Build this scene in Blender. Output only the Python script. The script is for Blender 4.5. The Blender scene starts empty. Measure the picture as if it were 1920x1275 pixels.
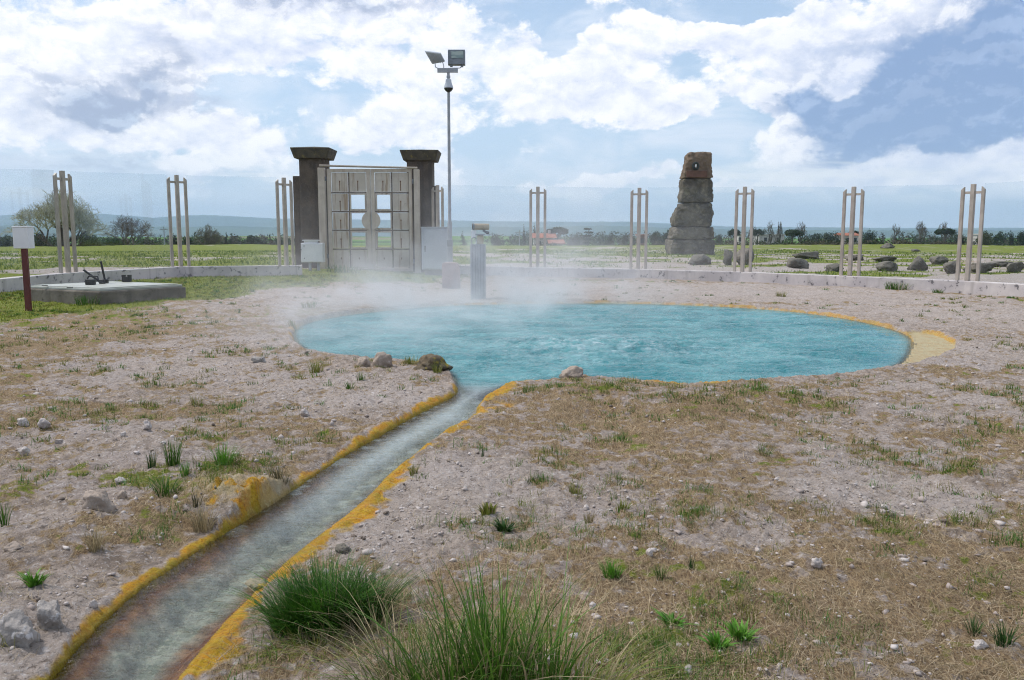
import bpy, bmesh, math, random
import numpy as np
from mathutils import Vector, Matrix, noise as mnoise
random.seed(7)
RNG = np.random.default_rng(11)
SC = bpy.context.scene
COL = SC.collection
R = math.radians

# ------------------------------------------------------------------ camera
FPX, CX, CY, CAMH = 1609.0, 960.0, 637.5, 1.5
PITCH = math.atan((CY - 432.0) / FPX)
cd = bpy.data.cameras.new("camera")
cd.sensor_width = 36.0
cd.lens = 36.0 * FPX / 1920.0
cd.clip_start = 0.05
cd.clip_end = 60000.0
cam = bpy.data.objects.new("camera", cd)
COL.objects.link(cam)
cam.location = (0, 0, CAMH)
cam.rotation_euler = (math.pi / 2 - PITCH, 0, 0)
SC.camera = cam
CP, SP = math.cos(PITCH), math.sin(PITCH)


def ray(px, py):
    u = (px - CX) / FPX
    v = -(py - CY) / FPX
    return np.array([u, CP + v * SP, -SP + v * CP])


# ------------------------------------------------------------------ numpy noise
def _hash(ix, iy, seed):
    h = (ix.astype(np.int64) * 374761393 + iy.astype(np.int64) * 668265263 + seed * 1442695041) & 0xFFFFFFFF
    h = ((h ^ (h >> 13)) * 1274126177) & 0xFFFFFFFF
    h = h ^ (h >> 16)
    return (h & 0xFFFFFF) / float(0xFFFFFF)


def vnoise(x, y, seed=0):
    ix = np.floor(x); iy = np.floor(y)
    fx = x - ix; fy = y - iy
    fx = fx * fx * fx * (fx * (fx * 6 - 15) + 10); fy = fy * fy * fy * (fy * (fy * 6 - 15) + 10)
    a = _hash(ix, iy, seed); b = _hash(ix + 1, iy, seed)
    c = _hash(ix, iy + 1, seed); d = _hash(ix + 1, iy + 1, seed)
    return (a + (b - a) * fx) * (1 - fy) + (c + (d - c) * fx) * fy


def fbm(x, y, oc=4, seed=0, gain=0.5):
    s = np.zeros_like(x); a = 1.0; t = 0.0
    ca, sa = math.cos(0.6), math.sin(0.6)
    for k in range(oc):
        s += a * vnoise(x, y, seed + k * 17); t += a
        x, y = (x * ca - y * sa) * 2.03 + 3.1, (x * sa + y * ca) * 2.03 + 1.7
        a *= gain
    return s / t


def sst(a, b, x):
    t = np.clip((x - a) / (b - a), 0, 1)
    return t * t * (3 - 2 * t)


# ------------------------------------------------------------------ terrain, large shape
def Hm(x, y):
    x = np.asarray(x, float); y = np.asarray(y, float)
    r = np.hypot(x, y)
    z = 0.18 * sst(-1.5, -6.0, x) * sst(12, 19, y)
    und = (fbm(x * 0.06 + 5, y * 0.06, 3, 3) - 0.5)
    z = z + und * 0.55 * sst(32, 60, r) - (.10 + .24 * sst(2, -8, x)) * sst(45, 92, r)
    z = z - 4.3 * sst(96, 170, r + (fbm(x * .02, y * .02, 2, 9) - .5) * 24)
    z = z + (fbm(x * 0.006, y * 0.006, 2, 29) - 0.5) * 4.0 * sst(160, 400, r)
    z = z - 36.0 * sst(650, 2600, r)
    return z


def G(px, py, dz=0.0):
    d = ray(px, py)
    z = 0.0
    for _ in range(25):
        t = (z + dz - CAMH) / d[2]
        x, y = d[0] * t, d[1] * t
        z = float(Hm(np.array([x]), np.array([y]))[0])
    return np.array([x, y, z + dz])


def P(px, py, D):
    d = ray(px, py)
    t = D / d[1]
    return np.array([d[0] * t, D, CAMH + d[2] * t])


def zat(py, D, x=0.0):
    return P(CX, py, D)[2]


# ------------------------------------------------------------------ water outline
ZW = -0.05
L = -0.02
pool_px = [(552, 641, ZW), (547, 625, ZW), (560, 611, ZW), (600, 599, ZW), (680, 587, ZW), (800, 575, ZW), (900, 571.5, ZW),
           (1000, 570, ZW), (1100, 569, ZW), (1200, 570, ZW), (1300, 573, ZW), (1400, 578, ZW), (1500, 586, ZW), (1580, 597, ZW),
           (1650, 611, ZW), (1700, 627, ZW), (1713, 642, ZW), (1706, 665, ZW), (1690, 686, ZW), (1640, 696, -.04),
           (1560, 704, L), (1450, 709, L), (1360, 717, L), (1280, 722, L), (1200, 716, L), (1120, 708, L), (1085, 708, L),
           (1050, 713, L), (990, 717, L), (950, 724, ZW), (915, 743, ZW), (893, 764, ZW), (893, 783, ZW), (865, 800, ZW), (800, 834, ZW),
           (775, 857, ZW), (730, 889, ZW), (698, 926, ZW), (640, 975, ZW), (590, 1012, ZW), (545, 1048, ZW), (508, 1080, ZW),
           (470, 1120, ZW), (420, 1168, ZW), (372, 1226, ZW), (325, 1285, ZW), (250, 1400, ZW), (120, 1620, ZW),
           (-320, 1620, ZW), (-70, 1400, ZW), (92, 1285, ZW), (145, 1220, ZW), (198, 1166, ZW), (255, 1112, ZW), (330, 1062, ZW),
           (410, 1010, ZW), (470, 972, ZW), (540, 930, ZW), (590, 893, ZW), (640, 861, ZW), (735, 806, ZW), (800, 770, ZW),
           (845, 748, ZW), (862, 735, ZW), (850, 715, ZW), (845, 702, ZW), (835, 690, L), (790, 680, L), (720, 674, L), (650, 669, L),
           (590, 660, L), (563, 650, -.04)]
shelf_px = [(1690, 690), (1640, 697), (1700, 660), (1716, 640), (1700, 625), (1725, 624), (1762, 631), (1788, 645), (1790, 655), (1765, 668), (1730, 681)]


def unp(pts):
    o = []
    for p in pts:
        z = p[2] if len(p) > 2 else ZW
        d = ray(p[0], p[1]); t = (z - CAMH) / d[2]
        o.append((d[0] * t, d[1] * t))
    return np.array(o)


def chaikin(p, n=2):
    for _ in range(n):
        q = np.roll(p, -1, 0)
        a = p * .75 + q * .25; b = p * .25 + q * .75
        p = np.stack([a, b], 1).reshape(-1, 2)
    return p


POOL = chaikin(unp(pool_px), 2)
SHELF = chaikin(unp(shelf_px), 2)


def sdist(poly, x, y):
    best = np.full(x.shape, 1e9); ins = np.zeros(x.shape, bool)
    n = len(poly)
    for i in range(n):
        ax, ay = poly[i]; bx, by = poly[(i + 1) % n]
        ex, ey = bx - ax, by - ay
        wx, wy = x - ax, y - ay
        t = np.clip((wx * ex + wy * ey) / (ex * ex + ey * ey + 1e-12), 0, 1)
        d = (wx - ex * t) ** 2 + (wy - ey * t) ** 2
        best = np.minimum(best, d)
        c = ((ay <= y) & (by > y)) | ((by <= y) & (ay > y))
        if abs(ey) > 1e-12:
            xi = ax + (y - ay) / ey * ex
            ins ^= c & (x < xi)
    s = np.sqrt(best)
    return np.where(ins, -s, s)


def SD(poly, x, y, pad=2.5):
    m = (x > poly[:, 0].min() - pad) & (x < poly[:, 0].max() + pad) & (y > poly[:, 1].min() - pad) & (y < poly[:, 1].max() + pad)
    o = np.full(x.shape, pad + 1.0)
    if m.any():
        o[m] = np.minimum(sdist(poly, x[m], y[m]), pad + 1)
    return o


MOUND = G(455, 935)
RIM_BUMPS = [(G(1150, 735), .5, .05), (G(1260, 745), .5, .03), (G(1420, 750), .5, .05), (G(700, 700), .5, .04), (G(820, 705), .35, .05),
             (G(1060, 735), .4, .05), (G(100, 1000), .5, .05), (G(60, 1180), .35, .08), (G(560, 790), .4, .03)]
HOLLOWS = [(G(1560, 800), .7, .05), (G(1700, 920), .5, .05), (G(1150, 770), .28, .045), (G(1120, 778), .2, .03)]


def stream_k(y):
    return 1 - sst(8.0, 8.8, y)


def GZ(x, y):
    """full ground height, plus the distances used for the colour zones"""
    sw = SD(POOL, x, y); ss = SD(SHELF, x, y)
    su = np.minimum(sw, ss)
    z = Hm(x, y)
    det = (fbm(x * 0.9, y * 0.9, 3, 41) - .5) * .07 + (fbm(x * 4.5, y * 4.5, 4, 42, .55) - .5) * .055
    rough = (fbm(x * 16, y * 16, 4, 43, .62) - .5) * .044 + (np.abs(vnoise(x * 55, y * 55, 44) - .5)) * .014
    rr = np.hypot(x, y)
    det = det * sst(0.0, 0.22, su)
    z = z + det + rough * sst(.0, .05, su) * (1 - sst(14, 24, rr) * .75)
    for c, rad, h in RIM_BUMPS:
        z = z + h * np.exp(-((x - c[0]) ** 2 + (y - c[1]) ** 2) / rad ** 2)
    for c, rad, h in HOLLOWS:
        z = z - h * np.exp(-((x - c[0]) ** 2 + (y - c[1]) ** 2) / rad ** 2)
    md = np.hypot((x - MOUND[0]) / .36 + .5 * (fbm(x * 5, y * 5, 3, 78) - .5), (y - MOUND[1]) / .27 + .5 * (fbm(x * 5, y * 5, 3, 79) - .5))
    z = z + .095 * np.exp(-md ** 2.0) * (0.35 + 1.3 * fbm(x * 8, y * 8, 5, 77, .62)) * sst(0, .06, su) + (fbm(x * 20, y * 20, 4, 83, .6) - .5) * .07 * np.exp(-md ** 2) * sst(0, .08, su)
    # bank
    sk = stream_k(y)
    z = z - (.034 + .6 * np.clip(z, 0, .06)) * np.exp(-(np.clip(su, 0, 9) / .30) ** 2) * sk * sst(6.5, 4.0, y) * (md > 1.5)
    w = .025 + .09 * fbm(x * 3.5, y * 3.5, 3, 55) ** 1.3
    wob = (fbm(x * 14, y * 14, 3, 61) - .5)
    bank = sst(0.0, 1.0, (su + wob * .02) / w)
    zb = ZW + .006 + (z - ZW) * (.22 * sst(-.02, .02, su) + .78 * bank)
    z = np.where(su < w * 1.5, zb, z)
    # shelf
    z = np.where((ss < 0) & (sw > 0), ZW + .006 + wob * .012, z)
    depth_p = np.minimum(1.2, 0.02 + .55 * (-sw))
    depth_s = np.minimum(.16, .02 + 1.1 * np.clip(-sw, 0, 1) ** 1.15)
    dp = depth_p * (1 - sk) + depth_s * sk
    zi = ZW - dp + wob * .035 * np.clip(-sw * 10, 0, 1)
    z = np.where(sw < 0, zi, z)
    return z, sw, ss


def gz1(x, y):
    return float(GZ(np.array([x]), np.array([y]))[0][0])


# ------------------------------------------------------------------ node helpers
class NT:
    def __init__(s, tree):
        s.t = tree; s.n = tree.nodes; s.l = tree.links

    def new(s, typ, **kw):
        nd = s.n.new(typ)
        for k, v in kw.items():
            setattr(nd, k, v)
        return nd

    def put(s, sock, v):
        if v is None:
            return
        if hasattr(v, "links"):
            s.l.new(v, sock)
        elif isinstance(v, (tuple, list)) and sock.type == 'RGBA' and len(v) == 3:
            sock.default_value = (*v, 1)
        else:
            sock.default_value = v

    def m(s, op, a, b=None, c=None, clamp=False):
        nd = s.new("ShaderNodeMath", operation=op, use_clamp=clamp)
        s.put(nd.inputs[0], a); s.put(nd.inputs[1], b); s.put(nd.inputs[2], c)
        return nd.outputs[0]

    def vm(s, op, a, b=None, scale=None):
        nd = s.new("ShaderNodeVectorMath", operation=op)
        s.put(nd.inputs[0], a); s.put(nd.inputs[1], b)
        if scale is not None:
            s.put(nd.inputs[3], scale)
        return nd.outputs[1] if op in ('DOT_PRODUCT', 'LENGTH', 'DISTANCE') else nd.outputs[0]

    def mix(s, f, a, b, mode='MIX'):
        nd = s.new("ShaderNodeMix", data_type='RGBA', blend_type=mode, clamp_factor=True)
        s.put(nd.inputs[0], f); s.put(nd.inputs[6], a); s.put(nd.inputs[7], b)
        return nd.outputs[2]

    def noise(s, vec, scale, detail=4, rough=.55, dist=0.0, dim='3D'):
        nd = s.new("ShaderNodeTexNoise", noise_dimensions=dim)
        s.put(nd.inputs['Vector'], vec)
        nd.inputs['Scale'].default_value = scale; nd.inputs['Detail'].default_value = detail
        nd.inputs['Roughness'].default_value = rough; nd.inputs['Distortion'].default_value = dist
        return nd.outputs['Fac']

    def ss(s, x, a, b, lo=0.0, hi=1.0):
        nd = s.new("ShaderNodeMapRange", interpolation_type='SMOOTHSTEP')
        s.put(nd.inputs[0], x); s.put(nd.inputs[1], a); s.put(nd.inputs[2], b); s.put(nd.inputs[3], lo); s.put(nd.inputs[4], hi)
        return nd.outputs[0]

    def attr(s, name):
        return s.new("ShaderNodeAttribute", attribute_name=name)

    def sep(s, v):
        nd = s.new("ShaderNodeSeparateXYZ"); s.put(nd.inputs[0], v); return nd.outputs

    def comb(s, x, y, z):
        nd = s.new("ShaderNodeCombineXYZ"); s.put(nd.inputs[0], x); s.put(nd.inputs[1], y); s.put(nd.inputs[2], z); return nd.outputs[0]

    def bump(s, h, strength=.5, dist=.02):
        nd = s.new("ShaderNodeBump"); nd.inputs['Strength'].default_value = strength
        nd.inputs['Distance'].default_value = dist; s.put(nd.inputs['Height'], h); return nd.outputs[0]


def new_mat(name):
    m = bpy.data.materials.new(name); m.use_nodes = True
    m.node_tree.nodes.clear()
    nt = NT(m.node_tree)
    out = nt.new("ShaderNodeOutputMaterial")
    return m, nt, out


def pmat(name, c1, c2, scale=4.0, rough=.7, bump=.3, bdist=.01, metallic=0.0, c3=None, s3=20.0, t3=(.6, .7), streak=None, detail=6):
    """two-tone procedural surface with optional spots (c3) and vertical streaks"""
    m, nt, out = new_mat(name)
    co = nt.new("ShaderNodeTexCoord").outputs['Object']
    n1 = nt.noise(co, scale, detail, .6)
    f = nt.ss(n1, .35, .65)
    c = nt.mix(f, c1, c2)
    if streak:
        sv = nt.vm('MULTIPLY', co, (streak[1], streak[1], streak[1] * .06))
        sn = nt.noise(sv, 1.0, 4, .6)
        c = nt.mix(nt.ss(sn, .52, .72), c, streak[0])
    if c3:
        n3 = nt.noise(co, s3, 5, .65)
        c = nt.mix(nt.ss(n3, t3[0], t3[1]), c, c3)
    b = nt.new("ShaderNodeBsdfPrincipled")
    nt.put(b.inputs['Base Color'], c)
    rn = nt.m('MULTIPLY_ADD', n1, .25, rough - .12)
    nt.put(b.inputs['Roughness'], rn)
    b.inputs['Metallic'].default_value = metallic
    if bump:
        nb = nt.noise(co, scale * 7, 6, .65)
        nt.put(b.inputs['Normal'], nt.bump(nb, bump, bdist))
    nt.l.new(b.outputs[0], out.inputs[0])
    return m


def colmat(name, rough=.6, var=.25, trans=0.0):
    """colour read per blade/leaf from the mesh's own 'col' attribute"""
    m, nt, out = new_mat(name)
    a = nt.attr("col").outputs['Color']
    co = nt.new("ShaderNodeTexCoord").outputs['Object']
    n = nt.noise(co, 30, 3, .6)
    v = nt.m('MULTIPLY_ADD', n, var * 2, 1 - var)
    hs = nt.new("ShaderNodeHueSaturation"); nt.put(hs.inputs['Color'], a); nt.put(hs.inputs['Value'], v)
    b = nt.new("ShaderNodeBsdfPrincipled"); nt.put(b.inputs['Base Color'], hs.outputs[0])
    b.inputs['Roughness'].default_value = rough
    b.inputs['Specular IOR Level'].default_value = .3
    if trans:
        tr = nt.new("ShaderNodeBsdfTranslucent"); nt.put(tr.inputs['Color'], hs.outputs[0])
        mx = nt.new("ShaderNodeMixShader"); mx.inputs[0].default_value = trans
        nt.l.new(b.outputs[0], mx.inputs[1]); nt.l.new(tr.outputs[0], mx.inputs[2])
        nt.l.new(mx.outputs[0], out.inputs[0])
    else:
        nt.l.new(b.outputs[0], out.inputs[0])
    return m


# ------------------------------------------------------------------ object helpers
def tag(o, label=None, cat=None, group=None, kind=None):
    if label: o['label'] = label
    if cat: o['category'] = cat
    if group: o['group'] = group
    if kind: o['kind'] = kind
    return o


def empty(name, loc, label, cat, group=None, rz=0.0):
    o = bpy.data.objects.new(name, None); COL.objects.link(o)
    o.empty_display_size = .2
    o.location = tuple(float(v) for v in loc); o.rotation_euler = (0, 0, rz)
    return tag(o, label, cat, group)


def mesh_np(name, V, F=None, loops=None, starts=None, mat=None, smooth=False, col=None, parent=None):
    me = bpy.data.meshes.new(name)
    V = np.asarray(V, np.float32)
    if F is not None:
        F = np.asarray(F, np.int32); k = F.shape[1]
        loops = F.ravel(); starts = np.arange(0, len(loops), k, dtype=np.int32)
    me.vertices.add(len(V)); me.vertices.foreach_set("co", V.ravel())
    me.loops.add(len(loops)); me.loops.foreach_set("vertex_index", np.asarray(loops, np.int32))
    me.polygons.add(len(starts)); me.polygons.foreach_set("loop_start", np.asarray(starts, np.int32))
    me.update(calc_edges=True)
    me.validate()
    if smooth:
        me.polygons.foreach_set("use_smooth", np.ones(len(me.polygons), bool))
    if col is not None:
        for nm, c in (col.items() if isinstance(col, dict) else [("col", col)]):
            at = me.color_attributes.new(nm, 'FLOAT_COLOR', 'POINT')
            c4 = np.ones((len(V), 4), np.float32); c4[:, :c.shape[1]] = c
            at.data.foreach_set("color", c4.ravel())
    if mat: me.materials.append(mat)
    o = bpy.data.objects.new(name, me); COL.objects.link(o)
    if parent: o.parent = parent
    return o


class MB:
    def __init__(s): s.v = []; s.f = []

    def add(s, V, F):
        b = len(s.v); s.v += [tuple(float(c) for c in p) for p in V]; s.f += [tuple(i + b for i in f) for f in F]
        return s

    def box(s, c, size, rot=None):
        hx, hy, hz = size[0] / 2, size[1] / 2, size[2] / 2
        V = [Vector((x, y, z)) for x in (-hx, hx) for y in (-hy, hy) for z in (-hz, hz)]
        if rot is not None: V = [rot @ v for v in V]
        V = [v + Vector(c) for v in V]
        return s.add(V, [(0, 1, 3, 2), (4, 6, 7, 5), (0, 4, 5, 1), (2, 3, 7, 6), (0, 2, 6, 4), (1, 5, 7, 3)])

    def bx(s, x0, x1, y0, y1, z0, z1):
        return s.box(((x0 + x1) / 2, (y0 + y1) / 2, (z0 + z1) / 2), (abs(x1 - x0), abs(y1 - y0), abs(z1 - z0)))

    def frustum(s, c, b, t, h):
        (x, y, z) = c
        V = [(x + sx * b[0] / 2, y + sy * b[1] / 2, z) for sx, sy in ((-1, -1), (1, -1), (1, 1), (-1, 1))]
        V += [(x + sx * t[0] / 2, y + sy * t[1] / 2, z + h) for sx, sy in ((-1, -1), (1, -1), (1, 1), (-1, 1))]
        return s.add(V, [(3, 2, 1, 0), (4, 5, 6, 7), (0, 1, 5, 4), (1, 2, 6, 5), (2, 3, 7, 6), (3, 0, 4, 7)])

    def prism(s, pts, z0, z1):
        n = len(pts)
        V = [(p[0], p[1], z0) for p in pts] + [(p[0], p[1], z1) for p in pts]
        F = [tuple(range(n - 1, -1, -1)), tuple(range(n, 2 * n))] + [(i, (i + 1) % n, n + (i + 1) % n, n + i) for i in range(n)]
        return s.add(V, F)

    def prism_y(s, pts, y0, y1):
        """outline in x,z extruded along y"""
        n = len(pts)
        V = [(p[0], y0, p[1]) for p in pts] + [(p[0], y1, p[1]) for p in pts]
        F = [tuple(range(n)), tuple(range(2 * n - 1, n - 1, -1))] + [(i, n + i, n + (i + 1) % n, (i + 1) % n) for i in range(n)]
        return s.add(V, F)

    def tube(s, p0, p1, r0, r1=None, n=8, cap=True):
        r1 = r0 if r1 is None else r1
        p0 = Vector(p0); p1 = Vector(p1); d = (p1 - p0)
        if d.length < 1e-9: return s
        q = d.to_track_quat('Z', 'Y')
        V = []
        for p, r in ((p0, r0), (p1, r1)):
            for i in range(n):
                a = 2 * math.pi * i / n
                V.append(p + q @ Vector((r * math.cos(a), r * math.sin(a), 0)))
        F = [(i, (i + 1) % n, n + (i + 1) % n, n + i) for i in range(n)]
        if cap: F += [tuple(range(n - 1, -1, -1)), tuple(range(n, 2 * n))]
        return s.add(V, F)

    def path(s, pts, r, n=6):
        for a, b in zip(pts[:-1], pts[1:]): s.tube(a, b, r, r, n)
        return s

    def lathe(s, c, prof, n=20, axis=None):
        q = Vector(axis).to_track_quat('Z', 'Y') if axis is not None else None
        V = []
        for r, z in prof:
            for i in range(n):
                a = 2 * math.pi * i / n
                v = Vector((r * math.cos(a), r * math.sin(a), z))
                if q: v = q @ v
                V.append(v + Vector(c))
        F = []
        for k in range(len(prof) - 1):
            for i in range(n):
                F.append((k * n + i, k * n + (i + 1) % n, (k + 1) * n + (i + 1) % n, (k + 1) * n + i))
        F += [tuple(range(n - 1, -1, -1)), tuple(range((len(prof) - 1) * n, len(prof) * n))]
        return s.add(V, F)

    def build(s, name, mat, parent=None, bevel=0.0, smooth=False, seg=2):
        me = bpy.data.meshes.new(name)
        me.from_pydata(s.v, [], s.f); me.update()
        if smooth:
            for p in me.polygons: p.use_smooth = True
        if mat: me.materials.append(mat)
        o = bpy.data.objects.new(name, me); COL.objects.link(o)
        if parent: o.parent = parent
        if bevel:
            bm = o.modifiers.new("bevel", 'BEVEL'); bm.width = bevel; bm.segments = seg; bm.limit_method = 'ANGLE'
        if smooth:
            try: me.set_sharp_from_angle(angle=R(40))
            except Exception: pass
        return o


def copy_tree(o, parent=None):
    c = o.copy(); COL.objects.link(c)
    if parent: c.parent = parent
    for ch in list(o.children): copy_tree(ch, c)
    return c
# ------------------------------------------------------------------ world, sun
SUN_DIR = Vector((-0.55, 0.18, 0.82)).normalized()
SUN_EL = math.asin(SUN_DIR.z); SUN_AZ = math.atan2(SUN_DIR.x, SUN_DIR.y)
w = bpy.data.worlds.new("World"); SC.world = w; w.use_nodes = True
w.node_tree.nodes.clear()
w.cycles.sampling_method = 'NONE'
nt = NT(w.node_tree)
wout = nt.new("ShaderNodeOutputWorld"); bg = nt.new("ShaderNodeBackground")
bg.inputs[1].default_value = 0.1
nt.l.new(bg.outputs[0], wout.inputs[0])
sky = nt.new("ShaderNodeTexSky", sky_type='NISHITA')
sky.sun_disc = False; sky.sun_elevation = SUN_EL; sky.sun_rotation = SUN_AZ
sky.air_density = 1.0; sky.dust_density = 1.2; sky.ozone_density = 1.5
gv = nt.new("ShaderNodeTexCoord").outputs['Generated']
gx, gy, gz_ = nt.sep(gv)
az = nt.m('ARCTAN2', gx, gy)
el = nt.m('ARCSINE', gz_)
pv = nt.comb(az, nt.m('MULTIPLY', el, 1.45), 0.37)


def pix_dir(px, py):
    d = ray(px, py); d = d / np.linalg.norm(d)
    return math.atan2(d[0], d[1]), math.asin(d[2])


# soft wobble so the cloud masses have torn outlines
wn = nt.new("ShaderNodeTexNoise"); nt.put(wn.inputs['Vector'], pv)
wn.inputs['Scale'].default_value = 9; wn.inputs['Detail'].default_value = 7; wn.inputs['Roughness'].default_value = .58
wv = nt.vm('SCALE', nt.vm('SUBTRACT', wn.outputs['Color'], (.5, .5, .5)), None, .15)
wx, wy, _ = nt.sep(wv)
azw = nt.m('ADD', az, wx); elw = nt.m('ADD', el, nt.m('MULTIPLY', wy, .75))


def blobs(lst):
    tot = None
    for (px, py, rx, ry, wt) in lst:
        a0, e0 = pix_dir(px, py)
        dx = nt.m('DIVIDE', nt.m('SUBTRACT', azw, a0), rx / FPX)
        dy = nt.m('DIVIDE', nt.m('SUBTRACT', elw, e0), ry / FPX)
        q = nt.m('ADD', nt.m('MULTIPLY', dx, dx), nt.m('MULTIPLY', dy, dy))
        g = nt.m('MULTIPLY', nt.m('POWER', 2.718, nt.m('MULTIPLY', q, -1.0)), wt)
        tot = g if tot is None else nt.m('ADD', tot, g)
    return tot


def cfield(vec):
    a = nt.noise(vec, 6.0, 9, .60, .25)
    b = nt.noise(nt.vm('ADD', vec, (3.1, 1.2, .4)), 21.0, 7, .62, .25)
    return nt.m('ADD', nt.m('MULTIPLY', a, .62), nt.m('MULTIPLY', b, .38))


# cumulus masses (+) and clear gaps (-)
cov = blobs([(230, 70, 300, 50, .17), (520, 80, 220, 40, .13), (150, 250, 120, 45, .13), (440, 270, 120, 42, .22), (60, 190, 80, 45, .15), (215, 125, 60, 36, .14), (350, 195, 50, 40, .10),
             (760, 150, 120, 50, .10), (700, 230, 110, 36, .12), (900, 120, 90, 45, .12), (975, 80, 36, 60, .18), (1140, 160, 170, 60, .20), (1050, 215, 120, 36, .15), (1560, 90, 150, 60, .24), (1400, 60, 140, 34, .14),
             (1420, 190, 50, 26, .18), (1640, 120, 60, 26, .2), (1820, 290, 130, 40, .30), (1660, 325, 100, 28, .2), (1530, 235, 110, 30, .14), (1240, 22, 60, 18, .2), (1250, 205, 70, 20, .14), (1100, 340, 120, 18, .2), (1340, 340, 160, 14, .14), (840, 325, 50, 40, .14), (520, 335, 150, 20, .0),
             (1780, 150, 260, 140, .22), (600, 15, 250, 26, .2), (230, 170, 130, 45, .14), (480, 150, 90, 60, .05),
             (430, 185, 50, 34, -.14), (590, 72, 50, 14, -.14), (1040, 45, 60, 34, -.26), (1390, 8, 150, 16, -.3), (1330, 130, 40, 40, -.08), (950, 12, 70, 14, -.14), (1340, 250, 130, 30, -.14), (650, 185, 60, 20, -.08), (100, 300, 150, 18, -.1), (1230, 290, 120, 30, -.1), (700, 290, 80, 20, -.06), (900, 300, 60, 30, -.1)])
c0 = nt.m('ADD', cfield(pv), cov)
pv2 = nt.vm('ADD', pv, (-.004, .014, 0))
c1 = nt.m('ADD', cfield(pv2), cov)
W = nt.ss(c0, .50, .585)
lit = nt.m('ADD', nt.m('MULTIPLY', nt.m('SUBTRACT', c0, c1), 6.2), .74, clamp=True)
thick = nt.ss(c0, .60, .95)
dark = blobs([(225, 172, 150, 50, .85), (305, 105, 46, 44, .8), (205, 203, 110, 16, .55), (650, 5, 250, 24, .7), (480, 12, 100, 18, .45), (60, 300, 190, 24, .40), (250, 312, 160, 16, .35),
              (1800, 120, 240, 95, 1.0), (1650, 195, 160, 60, .8), (1850, 215, 170, 60, .8), (1560, 205, 90, 28, .5), (1700, 258, 120, 26, .6), (1900, 60, 120, 110, .4), (1480, 190, 40, 18, .3), (1640, 290, 60, 14, .5),
              (1640, 122, 56, 24, -1.1), (1820, 292, 110, 24, -.7), (1450, 345, 150, 16, .2), (760, 345, 260, 16, .15), (880, 205, 70, 36, .28), (1130, 345, 60, 10, .3), (330, 345, 240, 14, .3), (1850, 368, 150, 10, .35), (420, 215, 60, 24, .2), (1230, 175, 60, 20, .12)])
dn = nt.noise(pv, 13.0, 6, .60, .3)
K = nt.m('MULTIPLY', dark, nt.ss(dn, .28, .64, .60, 1.35))
K = nt.ss(K, .04, 1.25)
wisp = nt.noise(nt.vm('MULTIPLY', pv, (1, 1.6, 1)), 10.0, 7, .62, .5)
skyb = nt.mix(nt.ss(el, 0.0, .30, .75, .45), sky.outputs[0], (4.6, 5.95, 7.8))
skyc = nt.mix(nt.m('MULTIPLY', nt.ss(wisp, .38, .72), .75), skyb, (6.7, 7.15, 8.0))
cloud_lo = (5.2, 5.75, 7.2); cloud_hi = (8.8, 8.7, 8.9)
shade = nt.m('SUBTRACT', lit, nt.m('MULTIPLY', thick, .48), clamp=True)
cl = nt.mix(shade, cloud_lo, cloud_hi)
c = nt.mix(W, skyc, cl)
kf = nt.m('MULTIPLY', K, nt.m('SUBTRACT', 1.08, nt.m('MULTIPLY', nt.ss(lit, .70, 1.0), nt.ss(K, .55, 1.0, .55, .10))))
dkc = nt.mix(nt.ss(az, -.1, .2), (3.1, 3.65, 5.0), (2.0, 2.95, 4.9))
dkc = nt.mix(nt.ss(nt.m('ADD', nt.m('MULTIPLY', dn, .5), nt.m('MULTIPLY', lit, .28)), .46, .66), dkc, nt.mix(nt.ss(az, -.1, .2), (4.6, 5.4, 6.8), (2.9, 3.95, 6.0)))
c = nt.mix(nt.m('MULTIPLY', kf, .96), c, dkc)
# pale veil low over the horizon
c = nt.mix(nt.ss(el, .0, .09, .70, 0.0), c, (6.9, 7.25, 7.8))
# streaky low cloud banks just over the hills
lb = nt.noise(nt.vm('MULTIPLY', pv, (5.0, 34.0, 1.0)), 1.0, 7, .6, .4)
lbm = nt.m('MULTIPLY', nt.ss(lb, .5, .66), nt.m('MULTIPLY', nt.ss(el, .012, .03), nt.ss(el, .05, .10, 1, 0)))
c = nt.mix(nt.m('MULTIPLY', lbm, .8), c, (7.5, 7.7, 7.8))
# below the horizon: plain ground-ish grey so that nothing glows from below
c = nt.mix(nt.ss(gz_, -.02, 0.0, 1, 0), c, (1.6, 1.6, 1.5))
nt.l.new(c, bg.inputs[0])

sd_ = bpy.data.lights.new("sun", 'SUN'); sd_.energy = 2.3; sd_.angle = R(8); sd_.color = (1.0, .95, .88)
sun = bpy.data.objects.new("sun", sd_); COL.objects.link(sun)
sun.rotation_euler = SUN_DIR.to_track_quat('Z', 'Y').to_euler(); sun.location = (0, 0, 60)

# ------------------------------------------------------------------ ground mesh
ang = np.concatenate([np.arange(-.64, .64, .0021), np.arange(.64, 2 * math.pi - .64 - .02, .045)])
NA = len(ang)
rs = [1.6]
while rs[-1] < 40: rs.append(rs[-1] * 1.0042)
while rs[-1] < 250: rs.append(rs[-1] * 1.018)
while rs[-1] < 11800: rs.append(rs[-1] * 1.055)
rs = np.array(rs); NR = len(rs)
AA, RR = np.meshgrid(ang, rs)
X = (np.sin(AA) * RR).ravel(); Y = (np.cos(AA) * RR).ravel()
Z, SW, SSH = GZ(X, Y)

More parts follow.
